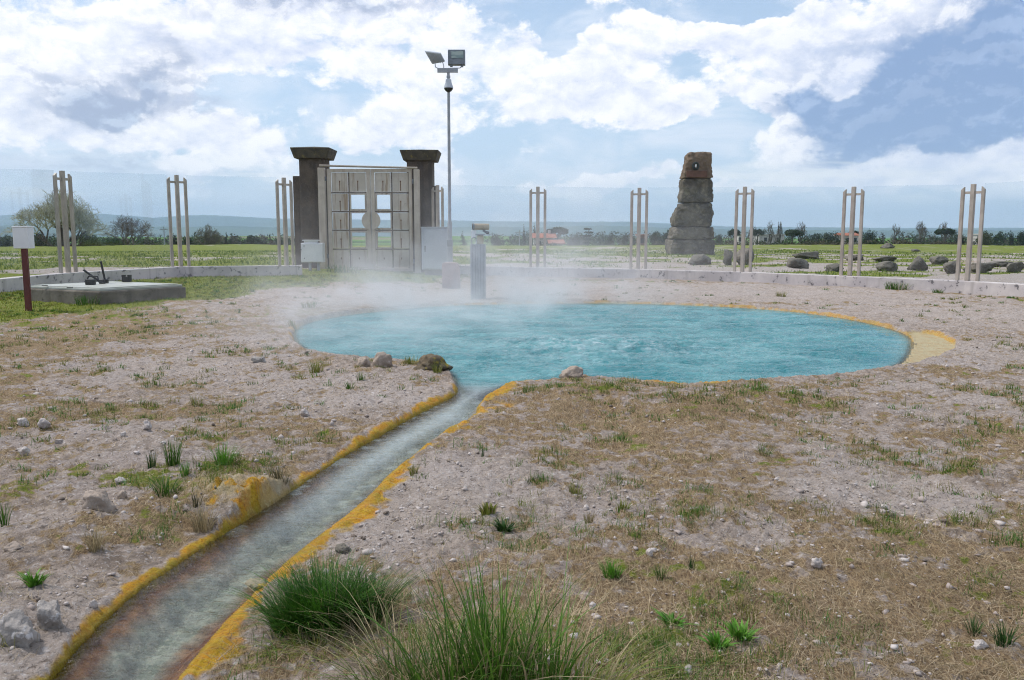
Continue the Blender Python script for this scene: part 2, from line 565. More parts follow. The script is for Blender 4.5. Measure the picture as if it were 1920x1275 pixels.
# polygons for the lawn
LAWN = np.array([G(*p)[:2] for p in [(-260, 575), (-200, 606), (0, 600), (130, 590), (260, 574), (370, 560), (450, 546), (520, 538), (640, 528), (800, 524), (880, 518), (850, 500), (560, 500), (300, 508), (0, 525), (-300, 550)]])
CRUST = [(480, 640, 1.5, .8), (300, 690, 1.1, .6), (560, 720, .9, .7), (740, 745, .8, .9), (650, 735, .7, .6), (440, 690, .8, .6), (1500, 545, 4, 1), (1200, 545, 3, 1), (1850, 590, 3, 1), (1850, 660, 1.5, .9), (1760, 730, .7, .7),
         (650, 560, 2.3, 1), (850, 555, 2.3, 1), (1000, 545, 3, 1), (1650, 905, .5, 1.0), (1720, 925, .35, 1.1), (800, 925, .45, .8), (640, 1020, .3, .8), (900, 960, .4, .6), (100, 1150, .3, .8), (30, 1240, .3, .9), (60, 1160, .3, .9),
         (1450, 990, .35, .6), (1560, 800, .5, .8), (1480, 905, .35, .6), (1120, 800, .4, .4), (300, 830, .5, .4), (180, 820, .5, .35), (150, 970, .3, .5), (420, 1140, .2, .4), (1830, 760, .6, .6), (1880, 850, .6, .4), (400, 1220, .25, .7), (1000, 900, .6, .5), (820, 870, .5, .5), (770, 1000, .4, .6), (1050, 1010, .4, .4)]
STRAW = [(60, 650, 3.0, .6), (250, 610, 1.6, .5), (100, 760, 1.4, .4), (1300, 780, 1.2, .6), (1150, 790, .9, .7), (1500, 1000, .8, .5), (1300, 1130, .6, .6), (1600, 1180, .7, .6), (1800, 1100, .6, .6), (1000, 760, .7, .4), (500, 800, .8, .4), (300, 960, .5, .4), (1750, 830, .7, .5), (1300, 530, 2, .5), (1700, 545, 1.5, .5), (1900, 556, 1.0, .6), (1000, 1150, .4, .6)]
GREENP = [(150, 900, .7, .35), (300, 900, .5, .45), (60, 620, 1.5, .3), (250, 600, 1.6, .35), (1180, 850, .6, .2), (1250, 1080, .4, .3), (1800, 1180, .3, .4), (100, 1090, .3, .4), (900, 1180, .4, .5), (1200, 1220, .3, .4), (560, 1220, .25, .4), (1120, 745, .4, .35), (560, 585, 1.0, .2), (1150, 528, 1.2, .5), (1330, 532, .8, .4), (1240, 527, .7, .45), (1480, 540, .7, .4), (1620, 546, .7, .4), (1760, 553, .8, .4), (1870, 560, .8, .4), (1050, 526, 1.0, .4), (60, 700, 1.5, .2)]


def gsum(lst, x, y):
    s = np.zeros_like(x)
    for (px, py, rad, wt) in lst:
        c = G(px, py)
        m = (np.abs(x - c[0]) < 3 * rad) & (np.abs(y - c[1]) < 3 * rad)
        s[m] += wt * np.exp(-((x[m] - c[0]) ** 2 + (y[m] - c[1]) ** 2) / rad ** 2)
    return s


SL = [(p[0], p[1]) for p in unp([(92, 1285), (198, 1166), (330, 1062), (470, 972), (590, 893), (735, 806), (800, 770), (862, 735)])]
SRT = [(p[0], p[1]) for p in unp([(325, 1285), (420, 1168), (508, 1080), (590, 1012), (698, 926), (775, 857), (865, 800), (893, 764), (950, 724)])]


def side_of(x, y):
    xl = np.interp(y, [p[1] for p in SL], [p[0] for p in SL]); xr = np.interp(y, [p[1] for p in SRT], [p[0] for p in SRT])
    return x - (xl + xr) / 2


def zones(x, y, sw, ss):
    r = np.hypot(x, y)
    nb = fbm(x * .8, y * .8, 4, 101, .55); nm = fbm(x * 3.2, y * 3.2, 4, 102, .6); nf = fbm(x * 13, y * 13, 3, 103, .6)
    lawn = np.zeros_like(x); mm = (x < 2) & (x > -18) & (y > 10) & (y < 34)
    lawn[mm] = sst(.5, -.4, sdist(LAWN, x[mm], y[mm]) - .25 + (nb[mm] - .5) * 2.2 + (nm[mm] - .5) * 1.2)
    crust = np.clip(gsum(CRUST, x, y), 0, 1.2)
    nt_ = fbm(x * 30, y * 30, 3, 104, .6)
    straw = np.clip(.36 + gsum(STRAW, x, y) * .75 - crust * .62 + (nb - .5) * .9 + (nm - .5) * 2.0 + (nf - .5) * 2.0 + (nt_ - .5) * 1.2, 0, 1)
    green = np.clip(gsum(GREENP, x, y) * 1.1 + (nm - .60) * 2.2 + (nf - .52) * 2.2 - crust * .4, 0, 1) * .85
    straw *= sst(.02, .12, np.minimum(sw, ss)); green *= sst(.05, .16, np.minimum(sw, ss))
    green = np.maximum(green, lawn * (.95 + .5 * (nm - .5)))
    # beyond the fence
    out = sst(29.5, 31.5, r + np.where(x > 9, 7.5, 0) * sst(9, 14, x) + np.where(x < -6, 5.5, 0) * sst(-6, -10, x))
    st = .55 * fbm(x * .13, y * .24, 4, 111, .55) + .45 * (.5 + 1.3 * (fbm(x * .55, y * .8, 4, 115, .6) - .5)); st2 = fbm(x * .35 + 9, y * 1.2, 3, 112)
    gout = sst(.38, .64, st + (st2 - .5) * .5 + .11 * sst(40, 62, r) - .26 * sst(37, 30, r + np.where(x > 9, 6, 0)) + .15 * sst(-2, -9, x)) * .9
    gout = np.maximum(gout, sst(60, 78, r + (st - .5) * 40) * (.7 + .9 * (st2 - .5)))
    green = green * (1 - out) + gout * out
    straw = straw * (1 - out) + np.clip((st2 - .4) * 2.0 + (fbm(x * .2, y * .5, 3, 133) - .5), 0, 1) * .75 * out * sst(33, 40, r)
    crust = crust * (1 - out) + out * 1.0
    # algae
    sk = stream_k(y); side = side_of(x, y)
    na = fbm(x * 6, y * 6, 3, 121)
    ws = np.where(side > 0, .135 + .05 * sst(5.5, 7.5, y), .044 + .012 * sst(4, 7, y)) * np.clip(3.1 * fbm(x * 4, y * 4, 4, 123, .6) - .65, .22, 2.0)
    ws = np.where((side > 0) & (y > 5.95) & (y < 6.25), ws * .25, ws)
    far = sst(10.5, 12.5, y) * sst(-1.5, .8, x + .5) + .9 * np.exp(-((x - G(545, 618)[0]) ** 2 + (y - G(545, 618)[1]) ** 2) / .9 ** 2) + .8 * np.exp(-((x - G(1770, 640)[0]) ** 2 + (y - G(1770, 640)[1]) ** 2) / 1.0)
    wp = .09 * np.where(ss < sw, .6, 1) * np.clip(far, 0, 1) * np.clip(3.2 * fbm(x * 2.2, y * 2.2, 4, 122, .6) - .95, .05, 1.5)
    ww = ws * sk + wp * (1 - sk)
    su = np.minimum(sw, ss)
    alg = sst(1.15, .75, (su + (nf - .5) * .03) / np.maximum(ww, 1e-3)) * (su > -.012) * (ww > .010)
    mo = np.exp(-np.hypot((x - G(462, 925)[0]) / .27, (y - G(462, 925)[1]) / .24) ** 2.2)
    alg = alg * (1 - .75 * mo)
    m2_ = np.exp(-np.hypot((x - G(480, 942)[0]) / .21, (y - G(480, 942)[1]) / .21) ** 2.2)
    alg = np.maximum(alg, sst(.40, .62, m2_ * .58 + (nf - .5) * 1.5 + (nt_ - .5) * 1.2) * (sw > 0) * (m2_ > .05)).clip(0, 1)
    alg = alg * (sk + (1 - sk) * (.45 + .5 * nm))
    galg = np.clip(sst(.028, .004, np.abs(sw - .004)) * np.where(side < 0, 1, .25) * sk + sst(.5, .66, na) * .45, 0, 1)
    bed = sst(.0, -.02, sw)
    oedge = np.clip(sst(.17, .03, -sw - np.where(side > 0, .10, -.02) + (na - .5) * .14) * sst(6.6, 3.6, y) + sst(.10, .0, -sw) * sk * .6, 0, 1) * sk
    shelf = ((ss < 0.02) & (sw > -.25)).astype(float) * (1 - sst(0, -.3, sw) * .7)
    shelf = np.maximum(shelf, np.clip(mo * 1.5, 0, .7) * (sw > 0))
    shelf = np.maximum(shelf, .75 * (sw < 0) * (1 - sk))
    farz = sst(120, 300, r)
    z1 = np.stack([green, straw, np.clip(crust, 0, 1)], 1)
    z2 = np.stack([alg, galg, bed], 1); z3 = np.stack([oedge, shelf, farz], 1)
    return z1, z2, z3


Z1, Z2, Z3 = zones(X, Y, SW, SSH)
V = np.concatenate([np.stack([X, Y, Z], 1), [[0, 0, 0.0]]])
i = np.arange(NR - 1)[:, None]; j = np.arange(NA)[None, :]; j2 = (j + 1) % NA
quads = np.stack([(i * NA + j).ravel(), ((i * NA) + j2).ravel(), ((i + 1) * NA + j2).ravel(), ((i + 1) * NA + j + 0 * i).ravel()], 1)[:, ::-1]
tri = np.stack([np.full(NA, NR * NA), (np.arange(NA) + 1) % NA, np.arange(NA)], 1)
loops = np.concatenate([quads.ravel(), tri.ravel()])
starts = np.concatenate([np.arange(len(quads)) * 4, len(quads) * 4 + np.arange(len(tri)) * 3])
pad = lambda a: np.concatenate([a, a[:1] * 0])

gm, nt, out = new_mat("ground")
co = nt.new("ShaderNodeTexCoord").outputs['Object']
r1, g1, b1 = nt.sep(nt.attr("zone").outputs['Vector'])
r2, g2, b2 = nt.sep(nt.attr("zone_water").outputs['Vector'])
r3, g3, b3 = nt.sep(nt.attr("zone_far").outputs['Vector'])
nA = nt.noise(co, 1.3, 6, .6); nB = nt.noise(co, 9, 7, .65); nC = nt.noise(co, 45, 6, .7); nD = nt.noise(co, 160, 4, .7)
# stretched fibre noise for matted straw
fibv = nt.vm('MULTIPLY', nt.vm('ADD', co, nt.vm('SCALE', nt.new("ShaderNodeTexNoise").outputs['Color'], None, 0.0)), (1, 1, 1))
f1 = nt.noise(nt.vm('MULTIPLY', co, (120, 22, 40)), 1.0, 4, .7, 1.2)
f2 = nt.noise(nt.vm('MULTIPLY', co, (26, 110, 40)), 1.0, 4, .7, 1.2)
crust = nt.mix(nt.ss(nB, .38, .62), (.205, .155, .118), (.41, .33, .27))
crust = nt.mix(nt.ss(nA, .40, .66), crust, (.38, .32, .29))
crust = nt.mix(nt.m('MULTIPLY', b1, .45), crust, (.48, .415, .37))
crust = nt.mix(nt.m('MULTIPLY', nt.ss(nC, .56, .66), .75), crust, (.60, .56, .54))
crust = nt.mix(nt.m('MULTIPLY', nt.ss(nC, .44, .34), .75), crust, (.17, .135, .115))
straw = nt.mix(nt.ss(f1, .38, .62), (.165, .105, .058), (.385, .275, .155))
straw = nt.mix(nt.m('MULTIPLY', nt.ss(f2, .55, .70), .8), straw, (.46, .35, .22))
straw = nt.mix(nt.m('MULTIPLY', nt.ss(nB, .52, .70), .5), straw, (.24, .20, .09))
nE = nt.noise(co, 24, 6, .72, .4)
crust = nt.mix(nt.m('MULTIPLY', nt.ss(nE, .56, .63), .7), crust, (.58, .535, .51))
crust = nt.mix(nt.m('MULTIPLY', nt.ss(nE, .45, .37), .75), crust, (.13, .10, .082))
c = nt.mix(nt.ss(nt.m('ADD', g1, nt.m('MULTIPLY', nt.m('SUBTRACT', nC, .5), 1.6)), .25, .75), crust, straw)
grass = nt.mix(nt.ss(nC, .35, .65), (.095, .135, .012), (.215, .235, .028))
grass = nt.mix(nt.ss(nB, .52, .68), grass, (.25, .22, .06))
c = nt.mix(nt.ss(nt.m('ADD', r1, nt.m('MULTIPLY', nt.m('SUBTRACT', nC, .5), 1.0)), .30, .72), c, grass)
# far fields
nF = nt.noise(nt.vm('MULTIPLY', co, (.0035, .011, .0)), 1.0, 3, .5)
fld = nt.mix(nt.ss(nF, .42, .50), (.035, .085, .015), (.085, .19, .025))
fld = nt.mix(nt.ss(nF, .56, .62), fld, (.16, .15, .08))
c = nt.mix(b3, c, fld)
# mineral and algae
alg = nt.mix(nt.ss(nB, .35, .65), (.58, .25, .003), (.50, .31, .008))
alg = nt.mix(nt.m('MULTIPLY', nt.ss(nC, .50, .64), .6), alg, (.62, .42, .06))
alg = nt.mix(nt.m('MULTIPLY', nt.ss(nC, .46, .36), .7), alg, (.30, .10, .01))
alg = nt.mix(nt.m('MULTIPLY', g2, .55), alg, (.13, .15, .012))
c = nt.mix(nt.m('MULTIPLY', g3, .85), c, nt.mix(nt.ss(nB, .4, .62), (.52, .44, .24), (.47, .34, .15)))
c = nt.mix(r2, c, alg)
bedc = nt.mix(nt.ss(nB, .38, .62), (.26, .29, .235), (.50, .52, .44))
bedc = nt.mix(nt.m('MULTIPLY', nt.ss(nC, .52, .62), .6), bedc, (.52, .50, .42))
bedc = nt.mix(r3, bedc, nt.mix(nt.ss(nB, .38, .62), (.20, .07, .022), (.42, .19, .075)))
bedc = nt.mix(nt.m('MULTIPLY', g3, .9), bedc, (.50, .46, .28))
c = nt.mix(b2, c, bedc)
pb = nt.new("ShaderNodeBsdfPrincipled"); nt.put(pb.inputs['Base Color'], c)
nt.put(pb.inputs['Roughness'], nt.m('SUBTRACT', .92, nt.m('MULTIPLY', nt.m('MAXIMUM', r2, g3), .35)))
pb.inputs['Specular IOR Level'].default_value = .25
hh = nt.m('ADD', nt.m('ADD', nt.m('MULTIPLY', nB, .5), nt.m('MULTIPLY', nC, .42)), nt.m('ADD', nt.m('MULTIPLY', nD, .15), nt.m('MULTIPLY', nt.m('MULTIPLY', f1, g1), .28)))
nt.put(pb.inputs['Normal'], nt.bump(nt.m('ADD', hh, nt.m('MULTIPLY', nE, .55)), 1.0, .05))
nt.l.new(pb.outputs[0], out.inputs[0])
ground = mesh_np("ground", V, loops=loops, starts=starts, mat=gm, smooth=True, col={"zone": pad(Z1), "zone_water": pad(Z2), "zone_far": pad(Z3)})
tag(ground, "pale crusty mineral ground with dry grass round the hot spring", "ground", kind="structure")

# ------------------------------------------------------------------ water
rmax = 19.5
rows = np.where(rs < rmax)[0]; cols = np.where((ang > -.64) & (ang < .64))[0]
nr, nc = len(rows), len(cols)
sub = (rows[:, None] * NA + cols[None, :]).ravel()
wx_, wy_, wsd = X[sub], Y[sub], np.minimum(SW[sub], 9)
BUB = G(1110, 645)
bd = np.hypot((wx_ - BUB[0]) / 1.5, (wy_ - BUB[1]) / 1.15)
sk = stream_k(wy_)
rip = (fbm(wx_ * 2.4 + 2 * fbm(wx_ * 1.2, wy_ * 1.2, 2, 5), wy_ * 4.8, 5, 201, .58) - .5) * .085 * (1 - sk) * sst(0, .7, -wsd)
rip += (fbm(wx_ * 9, wy_ * 11, 3, 205) - .5) * .016 * (1 - sk) * sst(0, .4, -wsd)
rip += ((fbm(wx_ * 9, wy_ * 6, 3, 202) - .5) * .012 + (fbm(wx_ * 26, wy_ * 18, 3, 222) - .5) * .006) * sk
bub = np.exp(-bd ** 2) * .05 + np.exp(-bd ** 2 * .7) * (fbm(wx_ * 8, wy_ * 8, 4, 203, .6) - .5) * .10
wz = ZW + .004 + rip + bub * (1 - sk)
murk = (1 - sk) * sst(.0, .10, -wsd) * .97 + sk * (.06 + .58 * sst(3.0, 6.6, wy_)) * sst(.02, .24, -wsd)
foam = .45 * np.exp(-bd ** 2 * 1.2) * sst(.54, .72, fbm(wx_ * 10, wy_ * 10, 4, 204, .62)) + .22 * np.exp(-bd ** 2 * 1.0) * sst(.42, .6, fbm(wx_ * 4, wy_ * 4, 3, 214))
foam += sk * .25 * sst(.60, .72, fbm(wx_ * 7, wy_ * 12, 3, 207)) * sst(3.6, 5, wy_)
ii = np.arange(nr - 1)[:, None]; jj = np.arange(nc - 1)[None, :]
q = np.stack([(ii * nc + jj).ravel(), ((ii + 1) * nc + jj).ravel(), ((ii + 1) * nc + jj + 1).ravel(), (ii * nc + jj + 1).ravel()], 1)[:, ::-1]
ok = (wsd[q] < .05).any(1)
q = q[ok]
used, inv = np.unique(q, return_inverse=True)
q = inv.reshape(-1, 4)
WV = np.stack([wx_, wy_, wz], 1)[used]
wm, nt, out = new_mat("spring_water")
co = nt.new("ShaderNodeTexCoord").outputs['Object']
mr, mf, ms = nt.sep(nt.attr("murk").outputs['Vector'])
n1 = nt.noise(nt.vm('MULTIPLY', co, (1.0, 1.7, 1)), .8, 5, .6, .5)
n2 = nt.noise(nt.vm('MULTIPLY', co, (2.2, 5.5, 1)), 1.6, 5, .6, 1.0)
n3 = nt.noise(nt.vm('MULTIPLY', co, (1, 1.6, 1)), 22, 3, .6, .6)
body = nt.mix(nt.ss(n1, .36, .64), (.035, .20, .225), (.125, .33, .35))
body = nt.mix(nt.m('MULTIPLY', nt.ss(n2, .54, .68), .55), body, (.012, .14, .155))
body = nt.mix(ms, body, nt.mix(nt.ss(n3, .4, .6), (.35, .41, .41), (.43, .49, .49)))
body = nt.mix(mf, body, (.62, .72, .76))
bs = nt.new("ShaderNodeBsdfPrincipled"); nt.put(bs.inputs['Base Color'], body)
bs.inputs['Roughness'].default_value = .10; bs.inputs['IOR'].default_value = 1.33
hgt = nt.m('ADD', nt.m('MULTIPLY', n2, nt.m('MULTIPLY_ADD', ms, -.7, 1.0)), nt.m('MULTIPLY', n3, nt.m('MULTIPLY_ADD', ms, -.19, .30)))
bmp = nt.bump(hgt, 1.0, .065)
nt.put(bs.inputs['Normal'], bmp)
tr = nt.new("ShaderNodeBsdfTransparent"); tr.inputs[0].default_value = (.95, .985, .965, 1)
gl = nt.new("ShaderNodeBsdfGlossy"); gl.inputs['Roughness'].default_value = .09; nt.put(gl.inputs['Normal'], bmp)
fr = nt.new("ShaderNodeFresnel"); fr.inputs[0].default_value = 1.33; nt.put(fr.inputs['Normal'], bmp)
mx = nt.new("ShaderNodeMixShader"); nt.put(mx.inputs[0], fr.outputs[0]); nt.l.new(tr.outputs[0], mx.inputs[1]); nt.l.new(gl.outputs[0], mx.inputs[2])
m2 = nt.new("ShaderNodeMixShader"); nt.put(m2.inputs[0], nt.m('MAXIMUM', mr, nt.m('MULTIPLY', mf, .9))); nt.l.new(mx.outputs[0], m2.inputs[1]); nt.l.new(bs.outputs[0], m2.inputs[2])
nt.l.new(m2.outputs[0], out.inputs[0])
water = mesh_np("water", WV, F=q, mat=wm, smooth=True, col={"murk": np.stack([murk, np.clip(foam, 0, 1), sk], 1)[used]})
tag(water, "steaming turquoise hot spring pool with its runoff stream", "water", kind="structure")

# ------------------------------------------------------------------ hills
def hills(name, label, D, sil, base, depthm, seed, mat):
    azs = np.linspace(-.95, .95, 420)
    px = np.array([s[0] for s in sil], float); py = np.array([s[1] for s in sil], float)
    a = np.arctan((px - CX) / FPX)
    ht = np.interp(azs, a, (432 - py) / FPX * D * 1.0 + CAMH)
    rows_ = [(0, 0), (.25, .42), (.5, .72), (.75, .93), (1, 1.0), (1.5, .6), (2.1, 0)]
    Vv = []
    for t, hf in rows_:
        rr = D + (t - 1) * depthm
        nz = fbm(azs * 40 + t * 3, np.full_like(azs, seed + t * 2.2), 4, seed) - .5
        fine = fbm(azs * 400, np.full_like(azs, seed + t), 3, seed + 3) - .5
        zz = base + (ht - base) * hf + nz * 26 * (0 < t < 1) + fine * 9 * (t > 0) * (t < 2)
        Vv.append(np.stack([np.sin(azs) * rr, np.cos(azs) * rr, zz], 1))
    n = len(azs); Vv = np.concatenate(Vv)
    i_ = np.arange(len(rows_) - 1)[:, None]; j_ = np.arange(n - 1)[None, :]
    F = np.stack([(i_ * n + j_).ravel(), (i_ * n + j_ + 1).ravel(), ((i_ + 1) * n + j_ + 1).ravel(), ((i_ + 1) * n + j_).ravel()], 1)
    o = mesh_np(name, Vv, F=F, mat=mat, smooth=True)
    return tag(o, label, "hills", kind="structure")


hm, nt, out = new_mat("wooded_hill")
co = nt.new("ShaderNodeTexCoord").outputs['Object']
n1 = nt.noise(nt.vm('MULTIPLY', co, (.0012, .0012, .004)), 1.0, 8, .62)
c = nt.mix(nt.ss(n1, .42, .6), (.035, .06, .03), (.07, .10, .045))
c = nt.mix(nt.ss(n1, .60, .66), c, (.16, .17, .10))
b = nt.new("ShaderNodeBsdfPrincipled"); nt.put(b.inputs['Base Color'], c); b.inputs['Roughness'].default_value = .95
b.inputs['Specular IOR Level'].default_value = 0.0
nt.l.new(b.outputs[0], out.inputs[0])
hills("hills", "long blue wooded ridge on the far skyline", 9600, [(-600, 408), (0, 409), (60, 405), (192, 404), (296, 410.5), (340, 407), (390, 405), (440, 406.5), (480, 409), (530, 411), (640, 412), (820, 413), (920, 415), (1040, 416), (1170, 416), (1270, 420), (1360, 425), (1500, 426.5), (1700, 428), (1920, 428), (2500, 428)], -45, 1500, 5, hm)
hills("hills", "lower dark blue foothills in front of the far ridge", 6400, [(-600, 423), (0, 425), (110, 420), (220, 424), (330, 427), (420, 424), (530, 427), (700, 427), (900, 425), (1000, 426), (1120, 423), (1250, 427), (1400, 431), (1600, 431.5), (1920, 432), (2500, 432)], -45, 900, 15, hm)

# ------------------------------------------------------------------ haze (real air)
hz = MB().bx(-13000, 13000, -13000, 13000, -90, 330).build("haze", None)
zm, nt, out = new_mat("haze_air")
pvn = nt.new("ShaderNodeVolumePrincipled")
pvn.inputs['Color'].default_value = (.62, .775, 1.0, 1); pvn.inputs['Density'].default_value = 1.25e-4; pvn.inputs['Anisotropy'].default_value = .1
nt.l.new(pvn.outputs[0], out.inputs['Volume'])
hz.data.materials.append(zm)
tag(hz, "thin blue air haze over the plain and far hills", "haze", kind="stuff")

# ------------------------------------------------------------------ steam
S0 = (-8.5, 9.0, -.12); S1 = (7.0, 27.0, 3.0)
st = MB().bx(S0[0], S1[0], S0[1], S1[1], S0[2], S1[2]).build("steam", None)
sm, nt, out = new_mat("steam_vapour")
co = nt.new("ShaderNodeTexCoord").outputs['Object']
wn = nt.new("ShaderNodeTexNoise"); nt.put(wn.inputs['Vector'], co); wn.inputs['Scale'].default_value = .5; wn.inputs['Detail'].default_value = 3
cw = nt.vm('ADD', co, nt.vm('SCALE', nt.vm('SUBTRACT', wn.outputs['Color'], (.5, .5, .5)), None, 1.6))
xx, yy, zz = nt.sep(cw)
tot = None
for (px, py, D, sx, sy, sz, a) in [(900, 545, 16.9, 1.6, 1.6, .70, 1.05), (960, 530, 18.0, 1.2, 1.7, 1.2, .55), (760, 560, 16.0, 1.8, 1.6, .50, .55), (620, 575, 15.6, 1.7, 1.7, .48, .52), (820, 605, 14.8, 2.6, 2.4, .42, .5), (640, 545, 18.5, 1.6, 1.5, .40, .4), (1060, 535, 19.0, 1.7, 2.2, .8, .45), (1230, 520, 21, 2.2, 2.5, 1.3, .17), (690, 635, 12.2, 2.0, 2.0, .24, .55), (570, 540, 19.0, 1.6, 1.6, .35, .3), (1000, 470, 21, 1.6, 2.5, 1.4, .2)]:
    p = P(px, py, D); z0 = 0.05
    ex = nt.m('DIVIDE', nt.m('SUBTRACT', xx, float(p[0])), sx); ey = nt.m('DIVIDE', nt.m('SUBTRACT', yy, D), sy)
    qd = nt.m('ADD', nt.m('ADD', nt.m('MULTIPLY', ex, ex), nt.m('MULTIPLY', ey, ey)), nt.m('MAXIMUM', nt.m('DIVIDE', nt.m('SUBTRACT', zz, z0), sz), 0.0))
    g = nt.m('MULTIPLY', nt.m('POWER', 2.718, nt.m('MULTIPLY', qd, -1.0)), a)
    tot = g if tot is None else nt.m('ADD', tot, g)
nn = nt.noise(nt.vm('MULTIPLY', cw, (.9, .9, 1.3)), 1.0, 5, .58, .4)
dens = nt.m('MULTIPLY', nt.m('MULTIPLY', tot, nt.ss(nn, .38, .68)), .85)
ox, oy, oz = nt.sep(co)
edge = nt.m('MULTIPLY', nt.m('MULTIPLY', nt.ss(ox, S0[0], S0[0] + 1.2), nt.ss(ox, S1[0] - 1.2, S1[0], 1, 0)), nt.m('MULTIPLY', nt.ss(oy, S0[1], S0[1] + 1, 0, 1), nt.m('MULTIPLY', nt.ss(oy, S1[1] - 2, S1[1], 1, 0), nt.ss(oz, S1[2] - .9, S1[2], 1, 0))))
dens = nt.m('MULTIPLY', dens, edge)
pvn = nt.new("ShaderNodeVolumePrincipled"); pvn.inputs['Color'].default_value = (.97, .98, 1.0, 1)
nt.put(pvn.inputs['Density'], dens); pvn.inputs['Anisotropy'].default_value = .25
nt.l.new(pvn.outputs[0], out.inputs['Volume'])
st.data.materials.append(sm)
tag(st, "white steam drifting off the hot spring in front of the gate", "steam", kind="stuff")
# ------------------------------------------------------------------ materials
M = {}
M['beige'] = pmat("beige_painted_metal", (.50, .435, .365), (.41, .35, .29), 2.5, .5, .12, .004, c3=(.25, .15, .09), s3=9, t3=(.64, .78), streak=((.36, .285, .215), 6))
M['rail'] = pmat("weathered_rail_metal", (.40, .35, .30), (.30, .26, .22), 3.0, .5, .12, .004, c3=(.24, .15, .10), s3=14, t3=(.66, .8))
M['panel'] = pmat("stained_gate_panel", (.51, .455, .395), (.42, .37, .315), 1.6, .5, .1, .004, c3=(.27, .20, .14), s3=5, t3=(.6, .82), streak=((.29, .20, .125), 9))
M['rust'] = pmat("rust_stain", (.22, .11, .04), (.12, .06, .03), 20, .8, .2)
M['dark'] = pmat("black_plastic", (.012, .012, .013), (.03, .03, .03), 8, .5, .1)
M['pillar'] = pmat("rough_dark_pillar", (.115, .088, .068), (.075, .060, .050), 3.5, .95, .8, .03, c3=(.21, .175, .135), s3=26, t3=(.60, .72), streak=((.055, .045, .038), 3))
M['cap'] = pmat("mossy_stone_cap", (.10, .085, .062), (.06, .055, .045), 5, .95, .8, .03, c3=(.20, .16, .045), s3=9, t3=(.56, .68))
M['wallw'] = pmat("stained_white_concrete", (.57, .52, .50), (.44, .40, .40), 1.4, .85, .4, .008, c3=(.14, .13, .135), s3=5.5, t3=(.575, .66), streak=((.38, .345, .33), 5))
M['conc'] = pmat("old_grey_concrete", (.20, .175, .145), (.115, .10, .082), 2.4, .95, .6, .015, c3=(.07, .065, .045), s3=6, t3=(.55, .72), streak=((.09, .08, .06), 5))
M['lid'] = pmat("weathered_lid_metal", (.44, .45, .42), (.33, .34, .29), 1.6, .45, .1, .004, c3=(.22, .22, .15), s3=4, t3=(.55, .75))
M['white'] = pmat("white_painted_metal", (.72, .72, .73), (.64, .64, .66), 2.0, .4, .05, .002, c3=(.45, .42, .38), s3=9, t3=(.68, .8))
M['grey'] = pmat("pale_grey_enamel", (.47, .50, .56), (.42, .45, .51), 1.6, .42, .05, .002, c3=(.34, .34, .36), s3=7, t3=(.66, .8))
M['red'] = pmat("dark_red_paint", (.115, .018, .014), (.08, .014, .012), 6, .5, .15, .004, c3=(.06, .025, .018), s3=18, t3=(.6, .75))
M['galv'] = pmat("galvanised_steel", (.36, .37, .40), (.27, .28, .31), 3, .45, .08, .003, metallic=.3, c3=(.2, .14, .10), s3=8, t3=(.66, .8))
M['lampg'] = pmat("grey_lamp_casting", (.20, .22, .25), (.14, .155, .18), 4, .45, .08, .003, metallic=.2)
M['lampl'] = pmat("pale_lamp_casting", (.40, .42, .45), (.33, .35, .38), 4, .45, .08, .003)
M['brass'] = pmat("tan_enamel", (.42, .35, .25), (.33, .27, .19), 6, .5, .1, .003, c3=(.2, .14, .09), s3=15)
M['pink'] = pmat("rose_stone", (.40, .28, .26), (.30, .215, .205), 5, .9, .4, .01, c3=(.34, .15, .12), s3=6, t3=(.62, .75))
M['tuff'] = pmat("grey_tuff_stone", (.20, .168, .13), (.08, .07, .058), 1.1, .95, 1.0, .10, c3=(.25, .215, .155), s3=2.6, t3=(.55, .68), streak=((.075, .068, .055), 1.3))
M['tufftop'] = pmat("brown_tuff_with_lichen", (.20, .145, .105), (.13, .095, .07), 1.5, .95, 1.0, .08, c3=(.23, .17, .05), s3=2.2, t3=(.66, .76))
M['boulder'] = pmat("dark_boulder", (.195, .172, .14), (.10, .09, .075), 1.8, .95, .9, .05, c3=(.22, .20, .165), s3=5, t3=(.56, .7))
M['pale'] = pmat("pale_travertine", (.50, .45, .42), (.36, .31, .285), 9, .92, .7, .012, c3=(.20, .165, .14), s3=24, t3=(.58, .7))
M['tan'] = pmat("tan_travertine", (.38, .31, .255), (.27, .215, .175), 9, .92, .8, .012, c3=(.47, .41, .37), s3=18, t3=(.58, .7))
M['greyw'] = pmat("grey_white_crust", (.44, .40, .37), (.24, .215, .195), 6, .92, .9, .02, c3=(.58, .55, .54), s3=20, t3=(.54, .66))
M['mossy'] = pmat("mossy_brown_rock", (.14, .105, .065), (.085, .07, .05), 5, .95, .8, .02, c3=(.24, .19, .03), s3=9, t3=(.54, .64))
M['slick'] = pmat("algae_rock", (.27, .235, .15), (.15, .135, .085), 14, .7, .7, .01, c3=(.36, .25, .02), s3=20, t3=(.52, .62))
M['roof'] = pmat("red_tile_roof", (.34, .12, .07), (.27, .10, .06), .8, .9, .2)
M['render'] = pmat("pale_house_wall", (.52, .49, .46), (.44, .41, .39), .4, .9, .1)
M['brick'] = pmat("brown_brick_wall", (.22, .11, .075), (.17, .09, .065), .5, .9, .1)
M['window'] = pmat("dark_window", (.03, .035, .045), (.05, .055, .06), 1, .2, 0)
M['bark'] = pmat("brown_bark", (.10, .08, .065), (.065, .055, .047), 6, .95, .5, .02)
M['twig'] = pmat("bare_twigs", (.15, .13, .11), (.10, .09, .078), 3, .95, 0)
M['twigp'] = pmat("pale_budding_twigs", (.42, .40, .29), (.32, .31, .22), 3, .95, 0)
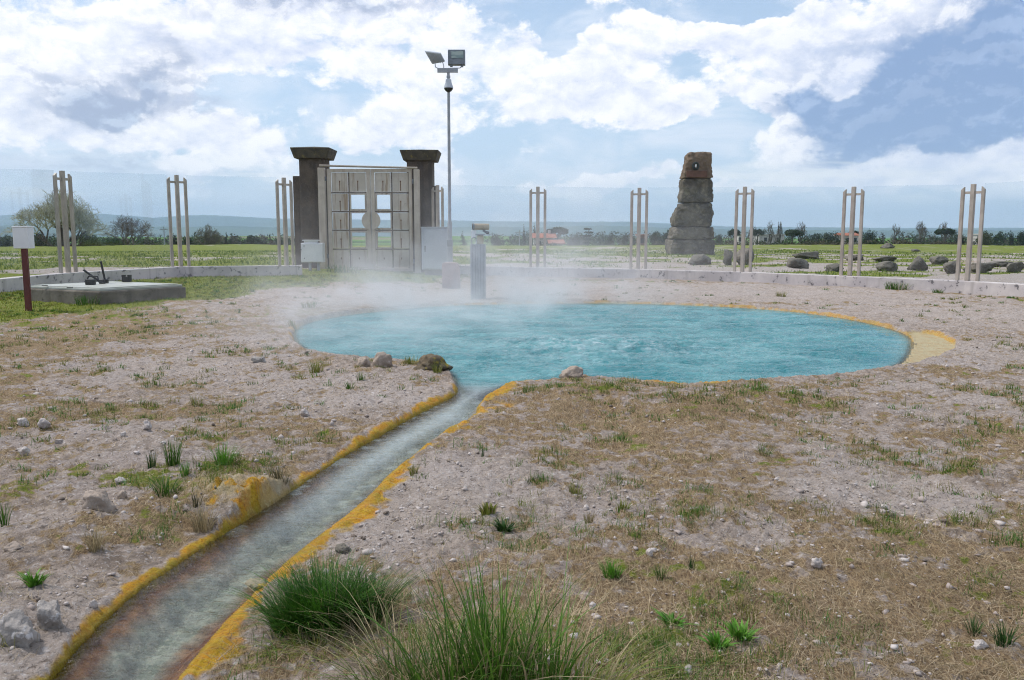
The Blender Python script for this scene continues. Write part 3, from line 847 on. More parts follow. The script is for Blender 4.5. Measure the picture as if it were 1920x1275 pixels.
M['leaf'] = colmat("leaf_clumps", .75, .3, .15)
M['blade'] = colmat("grass_blades", .55, .15, .25)
M['straw'] = colmat("dry_straw", .85, .2, .1)
M['gravel'] = colmat("loose_gravel", .95, .3)

mg, nt, out = new_mat("tinted_glass")
tr = nt.new("ShaderNodeBsdfTransparent"); tr.inputs[0].default_value = (.953, .972, .982, 1)
gl = nt.new("ShaderNodeBsdfGlossy"); gl.inputs['Roughness'].default_value = .03
fr = nt.new("ShaderNodeFresnel"); fr.inputs[0].default_value = 1.45
co = nt.new("ShaderNodeTexCoord").outputs['Object']
df = nt.new("ShaderNodeBsdfDiffuse"); df.inputs[0].default_value = (.55, .6, .6, 1)
m1 = nt.new("ShaderNodeMixShader"); nt.put(m1.inputs[0], nt.m('MULTIPLY', fr.outputs[0], .15)); nt.l.new(tr.outputs[0], m1.inputs[1]); nt.l.new(gl.outputs[0], m1.inputs[2])
m2 = nt.new("ShaderNodeMixShader"); nt.put(m2.inputs[0], nt.ss(nt.noise(nt.vm('MULTIPLY', co, (2, 2, .7)), 1.0, 5, .6), .45, .8, .0, .02)); nt.l.new(m1.outputs[0], m2.inputs[1]); nt.l.new(df.outputs[0], m2.inputs[2])
nt.l.new(m2.outputs[0], out.inputs[0])
M['glass'] = mg
M['joint_shade'] = pmat("gate_joint_painted_shade", (.17, .125, .09), (.10, .075, .055), 4, .8, .1)  # dark brown paints the recess shadow into the joints between gate panels
M['emblem'] = pmat("dark_bronze", (.035, .045, .045), (.02, .025, .025), 6, .6, .3)
ml, nt, out = new_mat("lamp_glass")
b = nt.new("ShaderNodeBsdfPrincipled"); co = nt.new("ShaderNodeTexCoord").outputs['Object']
nt.put(b.inputs['Base Color'], nt.mix(nt.ss(nt.noise(nt.vm('MULTIPLY', co, (1, 1, 9)), 1.5, 2), .45, .55), (.20, .27, .27), (.36, .42, .40)))
b.inputs['Roughness'].default_value = .12
nt.l.new(b.outputs[0], out.inputs[0]); M['lampglass'] = ml


class Thing:
    """an Empty at the base; shapes are given in world coordinates and stored relative to it"""
    def __init__(s, name, loc, label, cat, group=None):
        s.o = empty(name, loc, label, cat, group); s.loc = Vector(tuple(float(v) for v in loc))

    def part(s, mb, name, mat, parent=None, **k):
        mb.v = [(v[0] - s.loc.x, v[1] - s.loc.y, v[2] - s.loc.z) for v in mb.v]
        return mb.build(name, mat, parent or s.o, **k)


# ------------------------------------------------------------------ ring wall, fence posts, glass
LEFT = [G(*p) for p in [(-330, 590), (-90, 557), (130, 533), (340, 518.5), (538, 516), (566, 515.5)]]
RIGHT = [G(*p) for p in [(822, 513.5), (1008, 517.5), (1196, 521.5), (1391, 528), (1592, 537.5), (1812, 549), (2060, 566), (2330, 590)]]
WH = .29


def wall_poly(pts, label):
    n = len(pts); off = []
    for i in range(n):
        a = pts[max(i - 1, 0)][:2]; b = pts[min(i + 1, n - 1)][:2]
        d = (b - a) / np.linalg.norm(b - a); off.append(np.array([-d[1], d[0]]))
    V, F = [], []
    o = pts[n // 2]
    for i in range(n):
        c = pts[i]; nn = off[i] * .13
        zt = c[2] + WH
        for (s, z) in ((-1, c[2] - .3), (-1, zt), (1, zt), (1, c[2] - .3)):
            V.append((c[0] + nn[0] * s - o[0], c[1] + nn[1] * s - o[1], z - o[2]))
    for i in range(n - 1):
        for k in range(4):
            F.append((i * 4 + k, (i + 1) * 4 + k, (i + 1) * 4 + (k + 1) % 4, i * 4 + (k + 1) % 4))
    F += [(3, 2, 1, 0), tuple((n - 1) * 4 + k for k in range(4))]
    mb = MB(); mb.add(V, F)
    ob = mb.build("low_wall", M['wallw'], bevel=.015)
    ob.location = tuple(float(v) for v in o)
    return tag(ob, label, "wall")


wall_poly(LEFT, "low white concrete wall with black stains, behind the hatch left of the gate")
wall_poly(RIGHT, "low stained white concrete wall curving right of the gate behind the pool")

POSTS = [('L', 2, 127, 320, "leftmost fence post of three rails, with a thin wire hook, before the pale bare tree"),
         ('L', 3, 340, 328, "second fence post from the left, three rails, on the wall right of the hatch"),
         ('L', 4, 539, 333, "narrow fence post turned edge on beside the left gate pillar"),
         ('R', 0, 829, 347, "fence post half hidden by the lamp mast at the right gate pillar"),
         ('R', 1, 1008, 350, "fence post of three metal rails with its foot in steam, next right of the telescope"),
         ('R', 2, 1196, 352, "fence post of three metal rails nearest left of the stone obelisk"),
         ('R', 3, 1391, 350, "fence post of three metal rails nearest right of the stone obelisk"),
         ('R', 4, 1592, 350, "fence post of three metal rails second from the right edge, among the boulders"),
         ('R', 5, 1814, 345, "rightmost fence post of three metal rails, biggest on the right wall"),
         ('L', 1, -90, 312, None), ('R', 6, 2060, 330, None)]
GP = "three rail posts of the glass fence"
ends = {}
for side, k, px, topy, label in POSTS:
    pts = LEFT if side == 'L' else RIGHT
    c = pts[k]
    t = pts[min(k + 1, len(pts) - 1)][:2] - pts[max(k - 1, 0)][:2]; t = t / np.linalg.norm(t)
    if (side, k) == ('L', 4): t = np.array([.62, .78])
    if (side, k) == ('R', 0): t = np.array([.72, -.69])
    zt = P(px, topy, c[1])[2]; zb = c[2] + WH
    h = zt - zb
    sp = .245
    rz = math.atan2(t[1], t[0])
    ends[(side, k)] = (c, t, sp, zb, zt)
    if label is None: continue
    o = empty("fence_post", (c[0], c[1], zb), label, "fence post", GP, rz)
    MB().bx(-.05, .05, -.045, .045, 0, h).build("center_rail", M['rail'], o, bevel=.008)
    for s in (-1, 1):
        x0 = s * sp
        pr = [(x0 - .04, 0), (x0 + .04, 0), (x0 + .04, h - (.06 if s < 0 else .13)), (x0 - .04, h - (.13 if s < 0 else .06))]
        MB().prism_y(pr, -.03, .03).build("side_rail", M['rail'], o, bevel=.006)
    zc = h - .20
    MB().bx(-sp + .03, sp - .03, -.018, .018, zc - .03, zc + .03).build("crossbar", M['rail'], o, bevel=.004)
    if px == 127:
        pts_ = [(-sp - .05 - .10 * math.sin(a) * 1.0, -.02, h - .45 - .25 * (1 - math.cos(a))) for a in np.linspace(0, 2.4, 9)]
        MB().path(pts_, .008, 5).build("wire_hook", M['galv'], o)


def glass(a, b, label):
    ca, ta, sp, zb, zt = ends[a] if not isinstance(a, tuple) or a in ends else a
    cb, tb, _, zb2, zt2 = ends[b]
    p = ca[:2] + ta * (sp + .02); q = cb[:2] - tb * (sp + .02)
    n = (q - p) / np.linalg.norm(q - p); nn = np.array([-n[1], n[0]]) * .007
    o = np.array([(p[0] + q[0]) / 2, (p[1] + q[1]) / 2, (zb + zb2) / 2])
    V = []
    for (c, z0, z1) in ((p, zb + .01, zt - .0), (q, zb2 + .01, zt2 - .0)):
        for s in (-1, 1):
            V += [(c[0] + nn[0] * s - o[0], c[1] + nn[1] * s - o[1], z0 - o[2]), (c[0] + nn[0] * s - o[0], c[1] + nn[1] * s - o[1], z1 - o[2])]
    F = [(0, 1, 3, 2), (4, 6, 7, 5), (0, 4, 5, 1), (2, 3, 7, 6), (1, 5, 7, 3), (0, 2, 6, 4)]
    mb = MB(); mb.add(V, F); ob = mb.build("glass_panel", M['glass'])
    ob.location = tuple(float(v) for v in o)
    return tag(ob, label, "glass panel", "glass panes of the fence")


glass(('L', 1), ('L', 2), "tinted glass pane at the left picture edge, behind the white meter box")
glass(('L', 2), ('L', 3), "tinted glass pane above the hatch, between the two leftmost fence posts")
glass(('L', 3), ('L', 4), "tinted glass pane between the second fence post and the left gate pillar")
glass(('R', 0), ('R', 1), "tinted glass pane behind the telescope, rising out of the steam")
glass(('R', 1), ('R', 2), "tinted glass pane left of the obelisk, in front of the umbrella pine and red roof")
glass(('R', 2), ('R', 3), "tinted glass pane in front of the stone obelisk")
glass(('R', 3), ('R', 4), "tinted glass pane right of the obelisk, in front of the pale flat boulder")
glass(('R', 4), ('R', 5), "tinted glass pane in front of the pyramid shaped boulder")
glass(('R', 5), ('R', 6), "tinted glass pane at the right picture edge")

# ------------------------------------------------------------------ gate and pillars
DG = 29.4
gx = lambda px, D=DG: P(px, 412, D)[0]
gz = lambda py, D=DG: P(700, py, D)[2]


def pillar(x0, x1, cx0, cx1, ytop, ycapb, ycape, yapex, wing, label):
    D = DG + .45; zb = gz(515, D) - .1
    X0, X1 = gx(x0, D), gx(x1, D); w_ = X1 - X0; xc = (X0 + X1) / 2
    t = Thing("gate_pillar", (xc, D + w_ / 2, gz(512, D)), label, "gate pillar", "pillars of the gate")
    t.part(MB().bx(X0, X1, D, D + w_, zb, gz(ycapb, D)), "shaft", M['pillar'], bevel=.03)
    W_ = gx(cx1, D) - gx(cx0, D); xcc = (gx(cx0, D) + gx(cx1, D)) / 2; zc0, zc1, zc2 = gz(ycapb, D) - .004, gz(ycape, D), gz(yapex, D)
    k = W_ - .22
    mb = MB()
    yc = D + w_ / 2
    V = []
    for ww, z in ((k, zc0), (W_, zc1)):
        V += [(xcc + sx * ww / 2, yc + sy * ww / 2, z) for sx, sy in ((-1, -1), (1, -1), (1, 1), (-1, 1))]
    V.append((xcc, yc, zc2))
    mb.add(V, [(3, 2, 1, 0), (0, 1, 5, 4), (1, 2, 6, 5), (2, 3, 7, 6), (3, 0, 4, 7), (4, 5, 8), (5, 6, 8), (6, 7, 8), (7, 4, 8)])
    t.part(mb, "cap", M['cap'], bevel=.02)
    wx0, wx1, wy = wing
    t.part(MB().bx(gx(wx0, D), gx(wx1, D), D + .12, D + w_ - .05, zb, gz(wy, D)), "wing", M['pillar'], bevel=.02)


pillar(563.5, 611, 550.5, 624, 292, 297, 277.5, 272.5, (549.5, 563.5, 329.5), "dark brown stone pillar with spreading cap left of the gate, above the small white box")
pillar(764, 811.5, 752.5, 824.5, 292, 301, 282, 278, (811.5, 818, 348), "dark brown stone pillar with spreading cap right of the gate, above the grey cabinet")

g = Thing("metal_gate", (gx(696), DG, gz(511)), "double leaf beige metal gate of square panels with open windows and a round plate", "gate")
for a, b in ((598.5, 611), (777, 787.5)):
    g.part(MB().bx(gx(a), gx(b), DG - .06, DG + .14, gz(514), gz(314.5 if a < 700 else 317.5)), "gate_post", M['beige'], bevel=.012)
mb = MB(); mb.tube((gx(602), DG - .03, gz(310.5)), (gx(784), DG - .03, gz(315)), .035, n=10)
g.part(mb, "top_rail", M['rail'])
g.part(MB().bx(gx(662), gx(776), DG - .02, DG + .28, gz(518), gz(511)), "sill", M['wallw'], bevel=.01)
ROWS = [(323, 360.2), (362.4, 395.6), (397.8, 431), (433, 466.4), (468.6, 502.5)]
for (fx0, fx1, cols, wc) in ((615, 695.6, [(622.4, 653.9), (656, 687.6)], 1), (696.5, 773, [(703.4, 734.2), (736.2, 767)], 0)):
    mb = MB(); y0, y1 = DG, DG + .09
    zt, zb = gz(316.5), gz(509)
    mb.bx(gx(fx0), gx(cols[0][0] - .3), y0, y1, zb, zt).bx(gx(cols[1][1] + .3), gx(fx1), y0, y1, zb, zt)
    mb.bx(gx(cols[0][0] - .3), gx(cols[1][1] + .3), y0, y1, gz(322.4), zt).bx(gx(cols[0][0] - .3), gx(cols[1][1] + .3), y0, y1, zb, gz(503))
    leaf = g.part(mb, "gate_leaf", M['beige'], bevel=.004)
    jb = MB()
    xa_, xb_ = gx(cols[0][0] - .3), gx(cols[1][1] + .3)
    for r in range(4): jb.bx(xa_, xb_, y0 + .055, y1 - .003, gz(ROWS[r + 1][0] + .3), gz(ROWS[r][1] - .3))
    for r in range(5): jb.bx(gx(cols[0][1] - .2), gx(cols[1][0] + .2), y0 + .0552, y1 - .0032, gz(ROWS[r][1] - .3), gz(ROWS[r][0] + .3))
    jb.bx(xa_, xb_, y0 + .054, y1 - .004, gz(323), gz(321))  # dark strip stands in for the shadow under the top frame
    g.part(jb, "joint_shade_grid", M['joint_shade'], leaf)
    for r, (ya, yb) in enumerate(ROWS):
        for c_, (xa, xb) in enumerate(cols):
            win = (c_ == wc and r in (1, 2, 3))
            X0, X1, Z0, Z1_ = gx(xa), gx(xb), gz(yb), gz(ya)
            if win:
                wx0, wx1 = (658.6, 684.4) if wc == 1 else (707, 732)
                A0, A1 = gx(wx0), gx(wx1); B0, B1 = gz({1: 392, 2: 427.5, 3: 463.5}[r]), gz({1: 365, 2: 399.5, 3: 436}[r])
                q = MB().bx(X0, A0, y0 + .05, y0 + .075, Z0, Z1_).bx(A1, X1, y0 + .05, y0 + .075, Z0, Z1_).bx(A0, A1, y0 + .05, y0 + .075, Z0, B0).bx(A0, A1, y0 + .05, y0 + .075, B1, Z1_)
                q.bx(A0 - .02, A0, y0 + .02, y0 + .1, B0 - .02, B1 + .02).bx(A1, A1 + .02, y0 + .02, y0 + .1, B0 - .02, B1 + .02).bx(A0, A1, y0 + .02, y0 + .1, B0 - .02, B0).bx(A0, A1, y0 + .02, y0 + .1, B1, B1 + .02)
                g.part(q, "window_frame", M['panel'], leaf)
            else:
                g.part(MB().bx(X0 + .011, X1 - .011, y0 + .045, y0 + .06, Z0 + .011, Z1_ - .011), "panel", M['panel'], leaf)
                xm = (X0 + X1) / 2
                top = Z1_ - (Z1_ - Z0) * .45
                g.part(MB().bx(xm - .012, xm + .012, y0 + .036, y0 + .043, top - (.32 if r < 4 else .05), top).bx(xm - .02, xm + .02, y0 + .03, y0 + .042, top - .03, top + .02), "rust_streak", M['rust'], leaf)
    # half of the round plate
    cxp, czp, rad = gx(696), gz(413.6), gx(713.5) - gx(696)
    s = -1 if wc == 1 else 1
    x_in = gx(694.6) if s < 0 else gx(697.6)
    pts = [(x_in, czp)]
    angs = np.linspace(-math.pi / 2 + .17, math.pi / 2 - .17, 18)
    pts = [(cxp + s * rad * math.cos(a), czp + rad * math.sin(a)) for a in angs]
    pts = [(x_in, pts[0][1])] + pts + [(x_in, pts[-1][1])]
    g.part(MB().prism_y(pts, y0 - .05, y0 - .012), "round_plate", M['beige'], leaf, bevel=.006)
for a, zz_ in ((612, 335), (612, 480), (775, 340), (775, 490)):
    g.part(MB().tube((gx(a), DG + .03, gz(zz_ + 4)), (gx(a), DG + .03, gz(zz_ - 4)), .035, n=10).tube((gx(a - 2), DG + .03, gz(zz_)), (gx(a + 2), DG + .03, gz(zz_)), .02, n=8), "hinge", M['lampg'])

# cabinets
D = 28.3
x0, x1, z0, z1 = gx(789.5, D), gx(840, D), gz(505.5, D), gz(427, D)
t = Thing("utility_cabinet", ((x0 + x1) / 2, D, gz(510, D)), "tall pale grey electrical cabinet between the right gate pillar and the lamp mast", "cabinet")
t.part(MB().bx(x0, x1, D + .03, D + .4, z0, z1), "body", M['grey'], bevel=.008)
t.part(MB().bx(x0 + .07, x1 - .02, D, D + .028, z0 + .03, z1 - .05), "door", M['grey'], bevel=.008)
t.part(MB().bx(x0 - .02, x1 + .02, D - .01, D + .42, z1 + .002, z1 + .03), "roof", M['grey'], bevel=.006)
t.part(MB().bx(x0 + .1, x1 - .1, D + .06, D + .36, z0 - .28, z0), "plinth", M['conc'])
t.part(MB().bx(x0 + .10, x0 + .14, D - .015, D + .002, (z0 + z1) / 2 - .1, (z0 + z1) / 2 + .1), "handle", M['lampg'])
D = 28.2
x0, x1, z0, z1 = gx(562, D), gx(603.5, D), gz(492, D), gz(455.5, D)
t = Thing("meter_box", ((x0 + x1) / 2, D, gz(512, D)), "small square white electrical box on short legs at the left gate pillar", "electrical box")
t.part(MB().bx(x0, x1, D + .025, D + .35, z0, z1), "body", M['white'], bevel=.008)
t.part(MB().bx(x0 + .02, x1 - .01, D, D + .023, z0 + .02, z1 - .02), "door", M['white'], bevel=.008)
t.part(MB().bx(x0 + .05, x1 - .14, D + .02, D + .33, z1 + .07, z1 + .10).bx(x0 + .1, x1 - .2, D + .06, D + .3, z1, z1 + .07), "rain_cover", M['white'], bevel=.005)
t.part(MB().bx(x0 - .03, x0 + .025, D - .02, D + .02, z0 + .4, z0 + .44), "latch", M['dark'])
for zz_ in (.12, .52): t.part(MB().bx(x0 + .1, x0 + .13, D - .012, D, z0 + zz_, z0 + zz_ + .03), "lock", M['dark'])
for xx_ in (.22, .5): t.part(MB().bx(x0 + xx_, x0 + xx_ + .08, D + .1, D + .2, z0 - .45, z0), "leg", M['galv'])

# ------------------------------------------------------------------ lamp mast
D = 27.8
xm = P(842.5, 330, D)[0]; zb = P(843, 512, D)[2]; zf = lambda py: P(843, py, D)[2]
lx = lambda px: P(px, 110, D)[0]
t = Thing("lamp_mast", (xm, D, zb), "tall thin grey lamp mast with two floodlights and a dome camera", "lamp mast")
t.part(MB().lathe((xm, D, 0), [(.085, zb - .2), (.085, zf(462)), (.075, zf(452)), (.075, zf(419)), (.052, zf(414)), (.047, zf(250)), (.043, zf(132))], 14), "pole", M['galv'], smooth=True)
t.part(MB().lathe((xm, D, 0), [(.095, zf(462)), (.10, zf(458)), (.10, zf(453)), (.095, zf(450))], 14), "collar", M['lampg'], smooth=True)
t.part(MB().bx(lx(820), lx(858.5), D - .06, D + .0, zf(136.5), zf(128)), "crossarm", M['galv'], bevel=.006)
# facing floodlight
xa, xb, za, zc = lx(840), lx(872), zf(122), zf(93.5)
hd = t.part(MB().bx(xa, xb, D - .06, D + .16, za, zc), "floodlight", M['lampg'], bevel=.015)
for q0 in (xa + .06, xb - .14): t.part(MB().bx(q0, q0 + .08, D - .03, D + .1, za - .05, za + .004), "lamp_foot", M['lampg'], hd)
t.part(MB().bx(xa + .11, xb - .05, D - .075, D - .055, za + .20, zc - .05), "lamp_glass", M['lampglass'], hd)
t.part(MB().bx(xa + .01, xb - .01, D - .09, D - .06, za + .01, za + .17), "visor", M['lampg'], hd, bevel=.005)
t.part(MB().path([(lx(850), D - .03, zf(128)), (lx(862), D - .03, zf(128)), (lx(868), D - .03, zf(124))], .014, 6), "bracket", M['galv'], hd)
# tilted floodlight seen from behind
back = [P(797, 97, D - .10), P(826, 100.5, D - .02), P(834, 116, D + .16), P(810.5, 120.5, D + .10)]
nrm = Vector(back[1] - back[0]).cross(Vector(back[3] - back[0])).normalized()
if nrm.y < 0: nrm = -nrm
off_ = nrm * .10
cen = sum((Vector(q) for q in back), Vector()) / 4
fr_ = [cen + (Vector(q) - cen) * 1.06 + off_ for q in back]
mb = MB(); mb.add([Vector(q) for q in back] + fr_, [(0, 1, 2, 3), (7, 6, 5, 4), (0, 4, 5, 1), (1, 5, 6, 2), (2, 6, 7, 3), (3, 7, 4, 0)])
hd2 = t.part(mb, "floodlight", M['lampl'], bevel=.02)
e1 = (Vector(back[1]) - Vector(back[0])); e2 = (Vector(back[3]) - Vector(back[0]))
for k in range(5):
    a_ = Vector(back[0]) + e1 * (.2 + .15 * k) + e2 * .2 - nrm * .012; b_ = a_ + e2 * .6
    t.part(MB().tube(a_, b_, .016, n=4), "cooling_fin", M['lampl'], hd2)
for pth in ([(lx(832), D - .03, zf(129)), (lx(832), D - .02, zf(124)), (lx(830), D + .05, zf(117))], [(lx(822), D - .03, zf(129)), (lx(816.5), D - .02, zf(126)), (lx(815.5), D + .05, zf(119))]):
    t.part(MB().path(pth, .014, 6), "bracket", M['galv'], hd2)
# dome camera
dc = t.part(MB().lathe((xm + .01, D - .13, 0), [(.055, zf(149.5)), (.085, zf(150.5)), (.10, zf(157)), (.145, zf(164)), (.15, zf(166.5))], 20), "camera_housing", M['grey'], smooth=True)
t.part(MB().lathe((xm + .01, D - .13, 0), [(.14, zf(166.6)), (.13, zf(169)), (.085, zf(172.5)), (.03, zf(174))], 20), "camera_dome", M['dark'], dc, smooth=True)
t.part(MB().tube((xm, D - .02, zf(147)), (xm + .01, D - .13, zf(150)), .03, n=8).tube((xm, D, zf(146)), (xm, D, zf(142)), .06, n=10), "camera_arm", M['galv'], dc)

# rose stone block
D = 22.5
x0, x1 = P(829, 500, D)[0], P(861, 500, D)[0]; zt = P(845, 492, D)[2]; zb = float(Hm(np.array([x0]), np.array([D]))[0])
pts = [(x0, zb - .1), (x1 + .03, zb - .1), (x1 + .01, zt - .1), (x1 - .04, zt - .01), (x1 - .12, zt), (x0 + .1, zt), (x0 + .02, zt - .02), (x0, zt - .1)]
mb = MB(); mb.prism_y([(p[0] - x0, p[1] - zb) for p in pts], -.12, .12)
o = mb.build("stone_block", M['pink'], bevel=.02); o.location = (x0, D, zb)
tag(o, "low rose coloured stone slab standing in the steam below the grey cabinet", "stone slab")

# ------------------------------------------------------------------ coin telescope
D = 18.9
tx = lambda px: P(px, 450, D)[0]
tz = lambda py: P(895, py, D)[2]
zb = float(Hm(np.array([tx(896)]), np.array([D]))[0])
t = Thing("viewing_telescope", (tx(896), D, zb), "grey public viewing telescope on a ribbed column in the steam", "telescope")
for k in range(6):
    a = tx(884) + k * (tx(908.5) - tx(884)) / 5
    t.part(MB().bx(a - .022, a + .022, D - .11, D + .11, zb - .05, tz(457.5)), "column_rib", M['galv'], bevel=.005)
t.part(MB().bx(tx(885), tx(907.5), D - .06, D + .06, zb - .05, tz(458.5)), "column_core", M['lampg'])
t.part(MB().bx(tx(882.5), tx(910), D - .13, D + .13, zb - .02, zb + .03), "base_plate", M['galv'], bevel=.005)
hd = t.part(MB().bx(tx(894.5), tx(906.5), D - .09, D + .09, tz(457.3), tz(441.2)), "coin_box", M['brass'], bevel=.012)
t.part(MB().bx(tx(891.5), tx(909.5), D - .10, D + .10, tz(441), tz(438.3)), "yoke_plate", M['galv'], bevel=.005)
t.part(MB().bx(tx(883.5), tx(893), D - .07, D + .05, tz(446), tz(431.5)), "side_bracket", M['white'], bevel=.01)
mb = MB(); rr = (tz(419) - tz(431)) / 2; zc = (tz(419) + tz(431)) / 2
ax = Vector((1, .25, -.01)).normalized(); c0 = Vector((tx(886.5), D - .06, zc)); LL = .36
mb.lathe(c0, [(rr * .84, .015), (rr * .84, 0), (rr, 0), (rr, LL * .96), (rr * .9, LL), (rr * .55, LL + .005)], 20, ax)
tb = t.part(mb, "telescope_tube", M['brass'], smooth=True)
t.part(MB().lathe(c0 - ax * .002, [(rr * .86, 0), (rr * .86, .004)], 20, ax), "lens", M['dark'], tb)
t.part(MB().lathe(c0, [(rr * 1.04, .0), (rr * 1.05, .03), (rr * 1.0, .03)], 20, ax), "lens_ring", M['lampg'], tb)
t.part(MB().tube((tx(906), D, tz(432)), (tx(914), D - .05, tz(437)), .025, n=10).lathe((tx(914), D - .05, tz(436.5)), [(.02, -.03), (.035, -.02), (.035, .03), (.02, .04)], 12, Vector((1, -.4, -.2))), "eyepiece", M['lampg'], tb, smooth=True)
pts = [(tx(889) + .055 * math.cos(a) * (1 + .12 * math.sin(3 * a)), D - .1 + .03 * math.sin(2 * a), tz(453) + .095 * math.sin(a)) for a in np.linspace(1.2, 9.0, 34)]
t.part(MB().path(pts, .014, 6), "cable_loop", M['galv'], smooth=True)

# ------------------------------------------------------------------ post with white box
b = G(54, 583); D = b[1]
t = Thing("box_post", b, "white box on a thin dark red post at the left edge by the hatch", "post box")
ztop = P(46, 467, D)[2]; w_ = .048
t.part(MB().bx(b[0] - w_, b[0] + w_, D - .03, D + .03, b[2] - .2, ztop + .03), "post", M['red'], bevel=.004)
zb_, zt_ = P(42, 466, D)[2], P(42, 427, D)[2]
hw = .135
o = t.part(MB().bx(b[0] - hw, b[0] + hw, D - .10, D + .10, zb_, zt_), "box", M['white'], bevel=.01)
t.part(MB().bx(b[0] - hw - .005, b[0] + hw + .005, D - .105, D + .105, zt_ + .001, zt_ + .028), "lid", M['white'], o, bevel=.008)

# ------------------------------------------------------------------ hatch on its concrete base
Fp, Rp, Lp = G(188, 574), G(350, 558), G(48, 563)
Bp = Rp + Lp - Fp
zb = Fp[2]; ht = .27; ctr = (Fp + Bp) / 2
t = Thing("service_hatch", (ctr[0], ctr[1], zb), "low square concrete base with a pale metal hatch lid and two black struts", "hatch")
quad = [Fp, Rp, Bp, Lp]
t.part(MB().prism([(p[0], p[1]) for p in quad], zb - .3, zb + ht), "base", M['conc'], bevel=.025)
sh = lambda k: [(ctr[0] + (p[0] - ctr[0]) * k, ctr[1] + (p[1] - ctr[1]) * k) for p in quad]
t.part(MB().prism(sh(.955), zb + ht + .001, zb + ht + .045), "frame", M['lid'], bevel=.01)
q = sh(.90); mid = lambda a, b_: ((a[0] + b_[0]) / 2, (a[1] + b_[1]) / 2)
gap = .012
m01, m23 = mid(q[0], q[3]), mid(q[1], q[2])
lerp = lambda a, b_, s: (a[0] + (b_[0] - a[0]) * s, a[1] + (b_[1] - a[1]) * s)
t.part(MB().prism([q[0], q[1], lerp(m23, q[1], .01), lerp(m01, q[0], .01)], zb + ht + .046, zb + ht + .062), "lid", M['lid'], bevel=.004)
t.part(MB().prism([lerp(m01, q[3], .01), lerp(m23, q[2], .01), q[2], q[3]], zb + ht + .046, zb + ht + .062), "lid", M['lid'], bevel=.004)
zl = zb + ht + .062


def on_lid(px, py):
    d = ray(px, py); tt = (zl - CAMH) / d[2]; return np.array([d[0] * tt, d[1] * tt, zl])


for pb_, pt_ in (((192, 532), (156.5, 506)), ((198, 531), (189, 490))):
    a = on_lid(*pb_); e = P(pt_[0], pt_[1], a[1] - .05)
    s_ = t.part(MB().tube(a, e, .022, n=8), "strut", M['dark'])
    t.part(MB().box((a[0], a[1], zl + .04), (.10, .08, .08)), "hinge", M['dark'], s_, bevel=.008)
for pp, loop in (((170, 534), True), ((238, 528.5), False)):
    a = on_lid(*pp)
    k = t.part(MB().box((a[0], a[1], zl + .055), (.17, .12, .11)), "latch", M['dark'], bevel=.015)
    if loop: t.part(MB().path([(a[0] - .06, a[1], zl + .11), (a[0] - .04, a[1] + .02, zl + .17), (a[0] + .14, a[1] + .02, zl + .16), (a[0] + .16, a[1], zl + .06), (a[0] + .26, a[1], zl + .03)], .014, 6), "handle", M['dark'], k)
    else:
        for q0 in (-.06, .06): t.part(MB().box((a[0] + q0, a[1], zl + .125), (.05, .1, .04)), "prong", M['dark'], k)
for pp in ((84, 536), (131, 540)):
    a = on_lid(*pp); t.part(MB().box((a[0], a[1], zl + .006), (.1, .04, .012)), "catch", M['dark'])


# ------------------------------------------------------------------ rocks
def rock_mesh(sx, sy, sz, seed, boxy=.5, rough=.16, sub=4, freq=1.3, top=None, taper=0.0):
    bm = bmesh.new(); bmesh.ops.create_icosphere(bm, subdivisions=sub, radius=1)
    rnd = random.Random(seed); off = Vector((rnd.uniform(-50, 50), rnd.uniform(-50, 50), rnd.uniform(-50, 50)))
    pl = []
    for _ in range(11):
        q = Vector((rnd.gauss(0, 1), rnd.gauss(0, 1), rnd.gauss(0, 1))).normalized(); pl.append((q, rnd.uniform(.58, .86)))
    for v in bm.verts:
        n = v.co.normalized()
        m = max(abs(n.x), abs(n.y), abs(n.z))
        p = n * (1 - boxy) + (n / m) * boxy * .86
        for q, dd_ in pl:
            e_ = p.dot(q) - dd_
            if e_ > 0: p = p - q * e_ * .9
        d = mnoise.noise(n * freq + off) * rough * 1.6 + mnoise.noise(n * freq * 2.7 + off) * rough * .8 + abs(mnoise.noise(n * freq * 6 + off)) * rough * -.6 + mnoise.noise(n * freq * 13 + off) * rough * .35 + mnoise.noise(n * freq * 27 + off) * rough * .2
        p = p * (1 + d)
        if taper: p.x *= 1 - taper * (p.z * .5 + .5); p.y *= 1 - taper * .8 * (p.z * .5 + .5)
        v.co = Vector((p.x * sx, p.y * sy, p.z * sz))
    me = bpy.data.meshes.new("rock"); bm.to_mesh(me); bm.free()
    for p in me.polygons: p.use_smooth = True
    return me


def rock(px, py, wpx, hpx, label, mat, seed, boxy=.4, depth=.8, name="rock", cat="rock", rough=.16, taper=0., rz=None, sub=4, group=None, dz=0.0, sink=.3):
    b = G(px, py); D = b[1]
    sx = wpx / FPX * D / 2; h = hpx / FPX * D
    sy = sx * depth; sz = h / (2 - sink) * (1.05 if name == 'boulder' else 1.18)
    b = b + np.array([0, sy * .7, 0])
    z = gz1(b[0], b[1]) if D < 28 else float(Hm(b[:1], b[1:2])[0])
    me = rock_mesh(sx * 1.05, sy, sz * 1.08, seed, boxy, rough, sub, taper=taper)
    me.materials.append(M[mat])
    o = bpy.data.objects.new(name, me); COL.objects.link(o); me.name = name
    o.location = (float(b[0]), float(b[1]), float(z + sz * (1 - sink) + dz)); o.rotation_euler = (0, 0, 0 if rz is None else rz)
    return tag(o, label, cat, group)


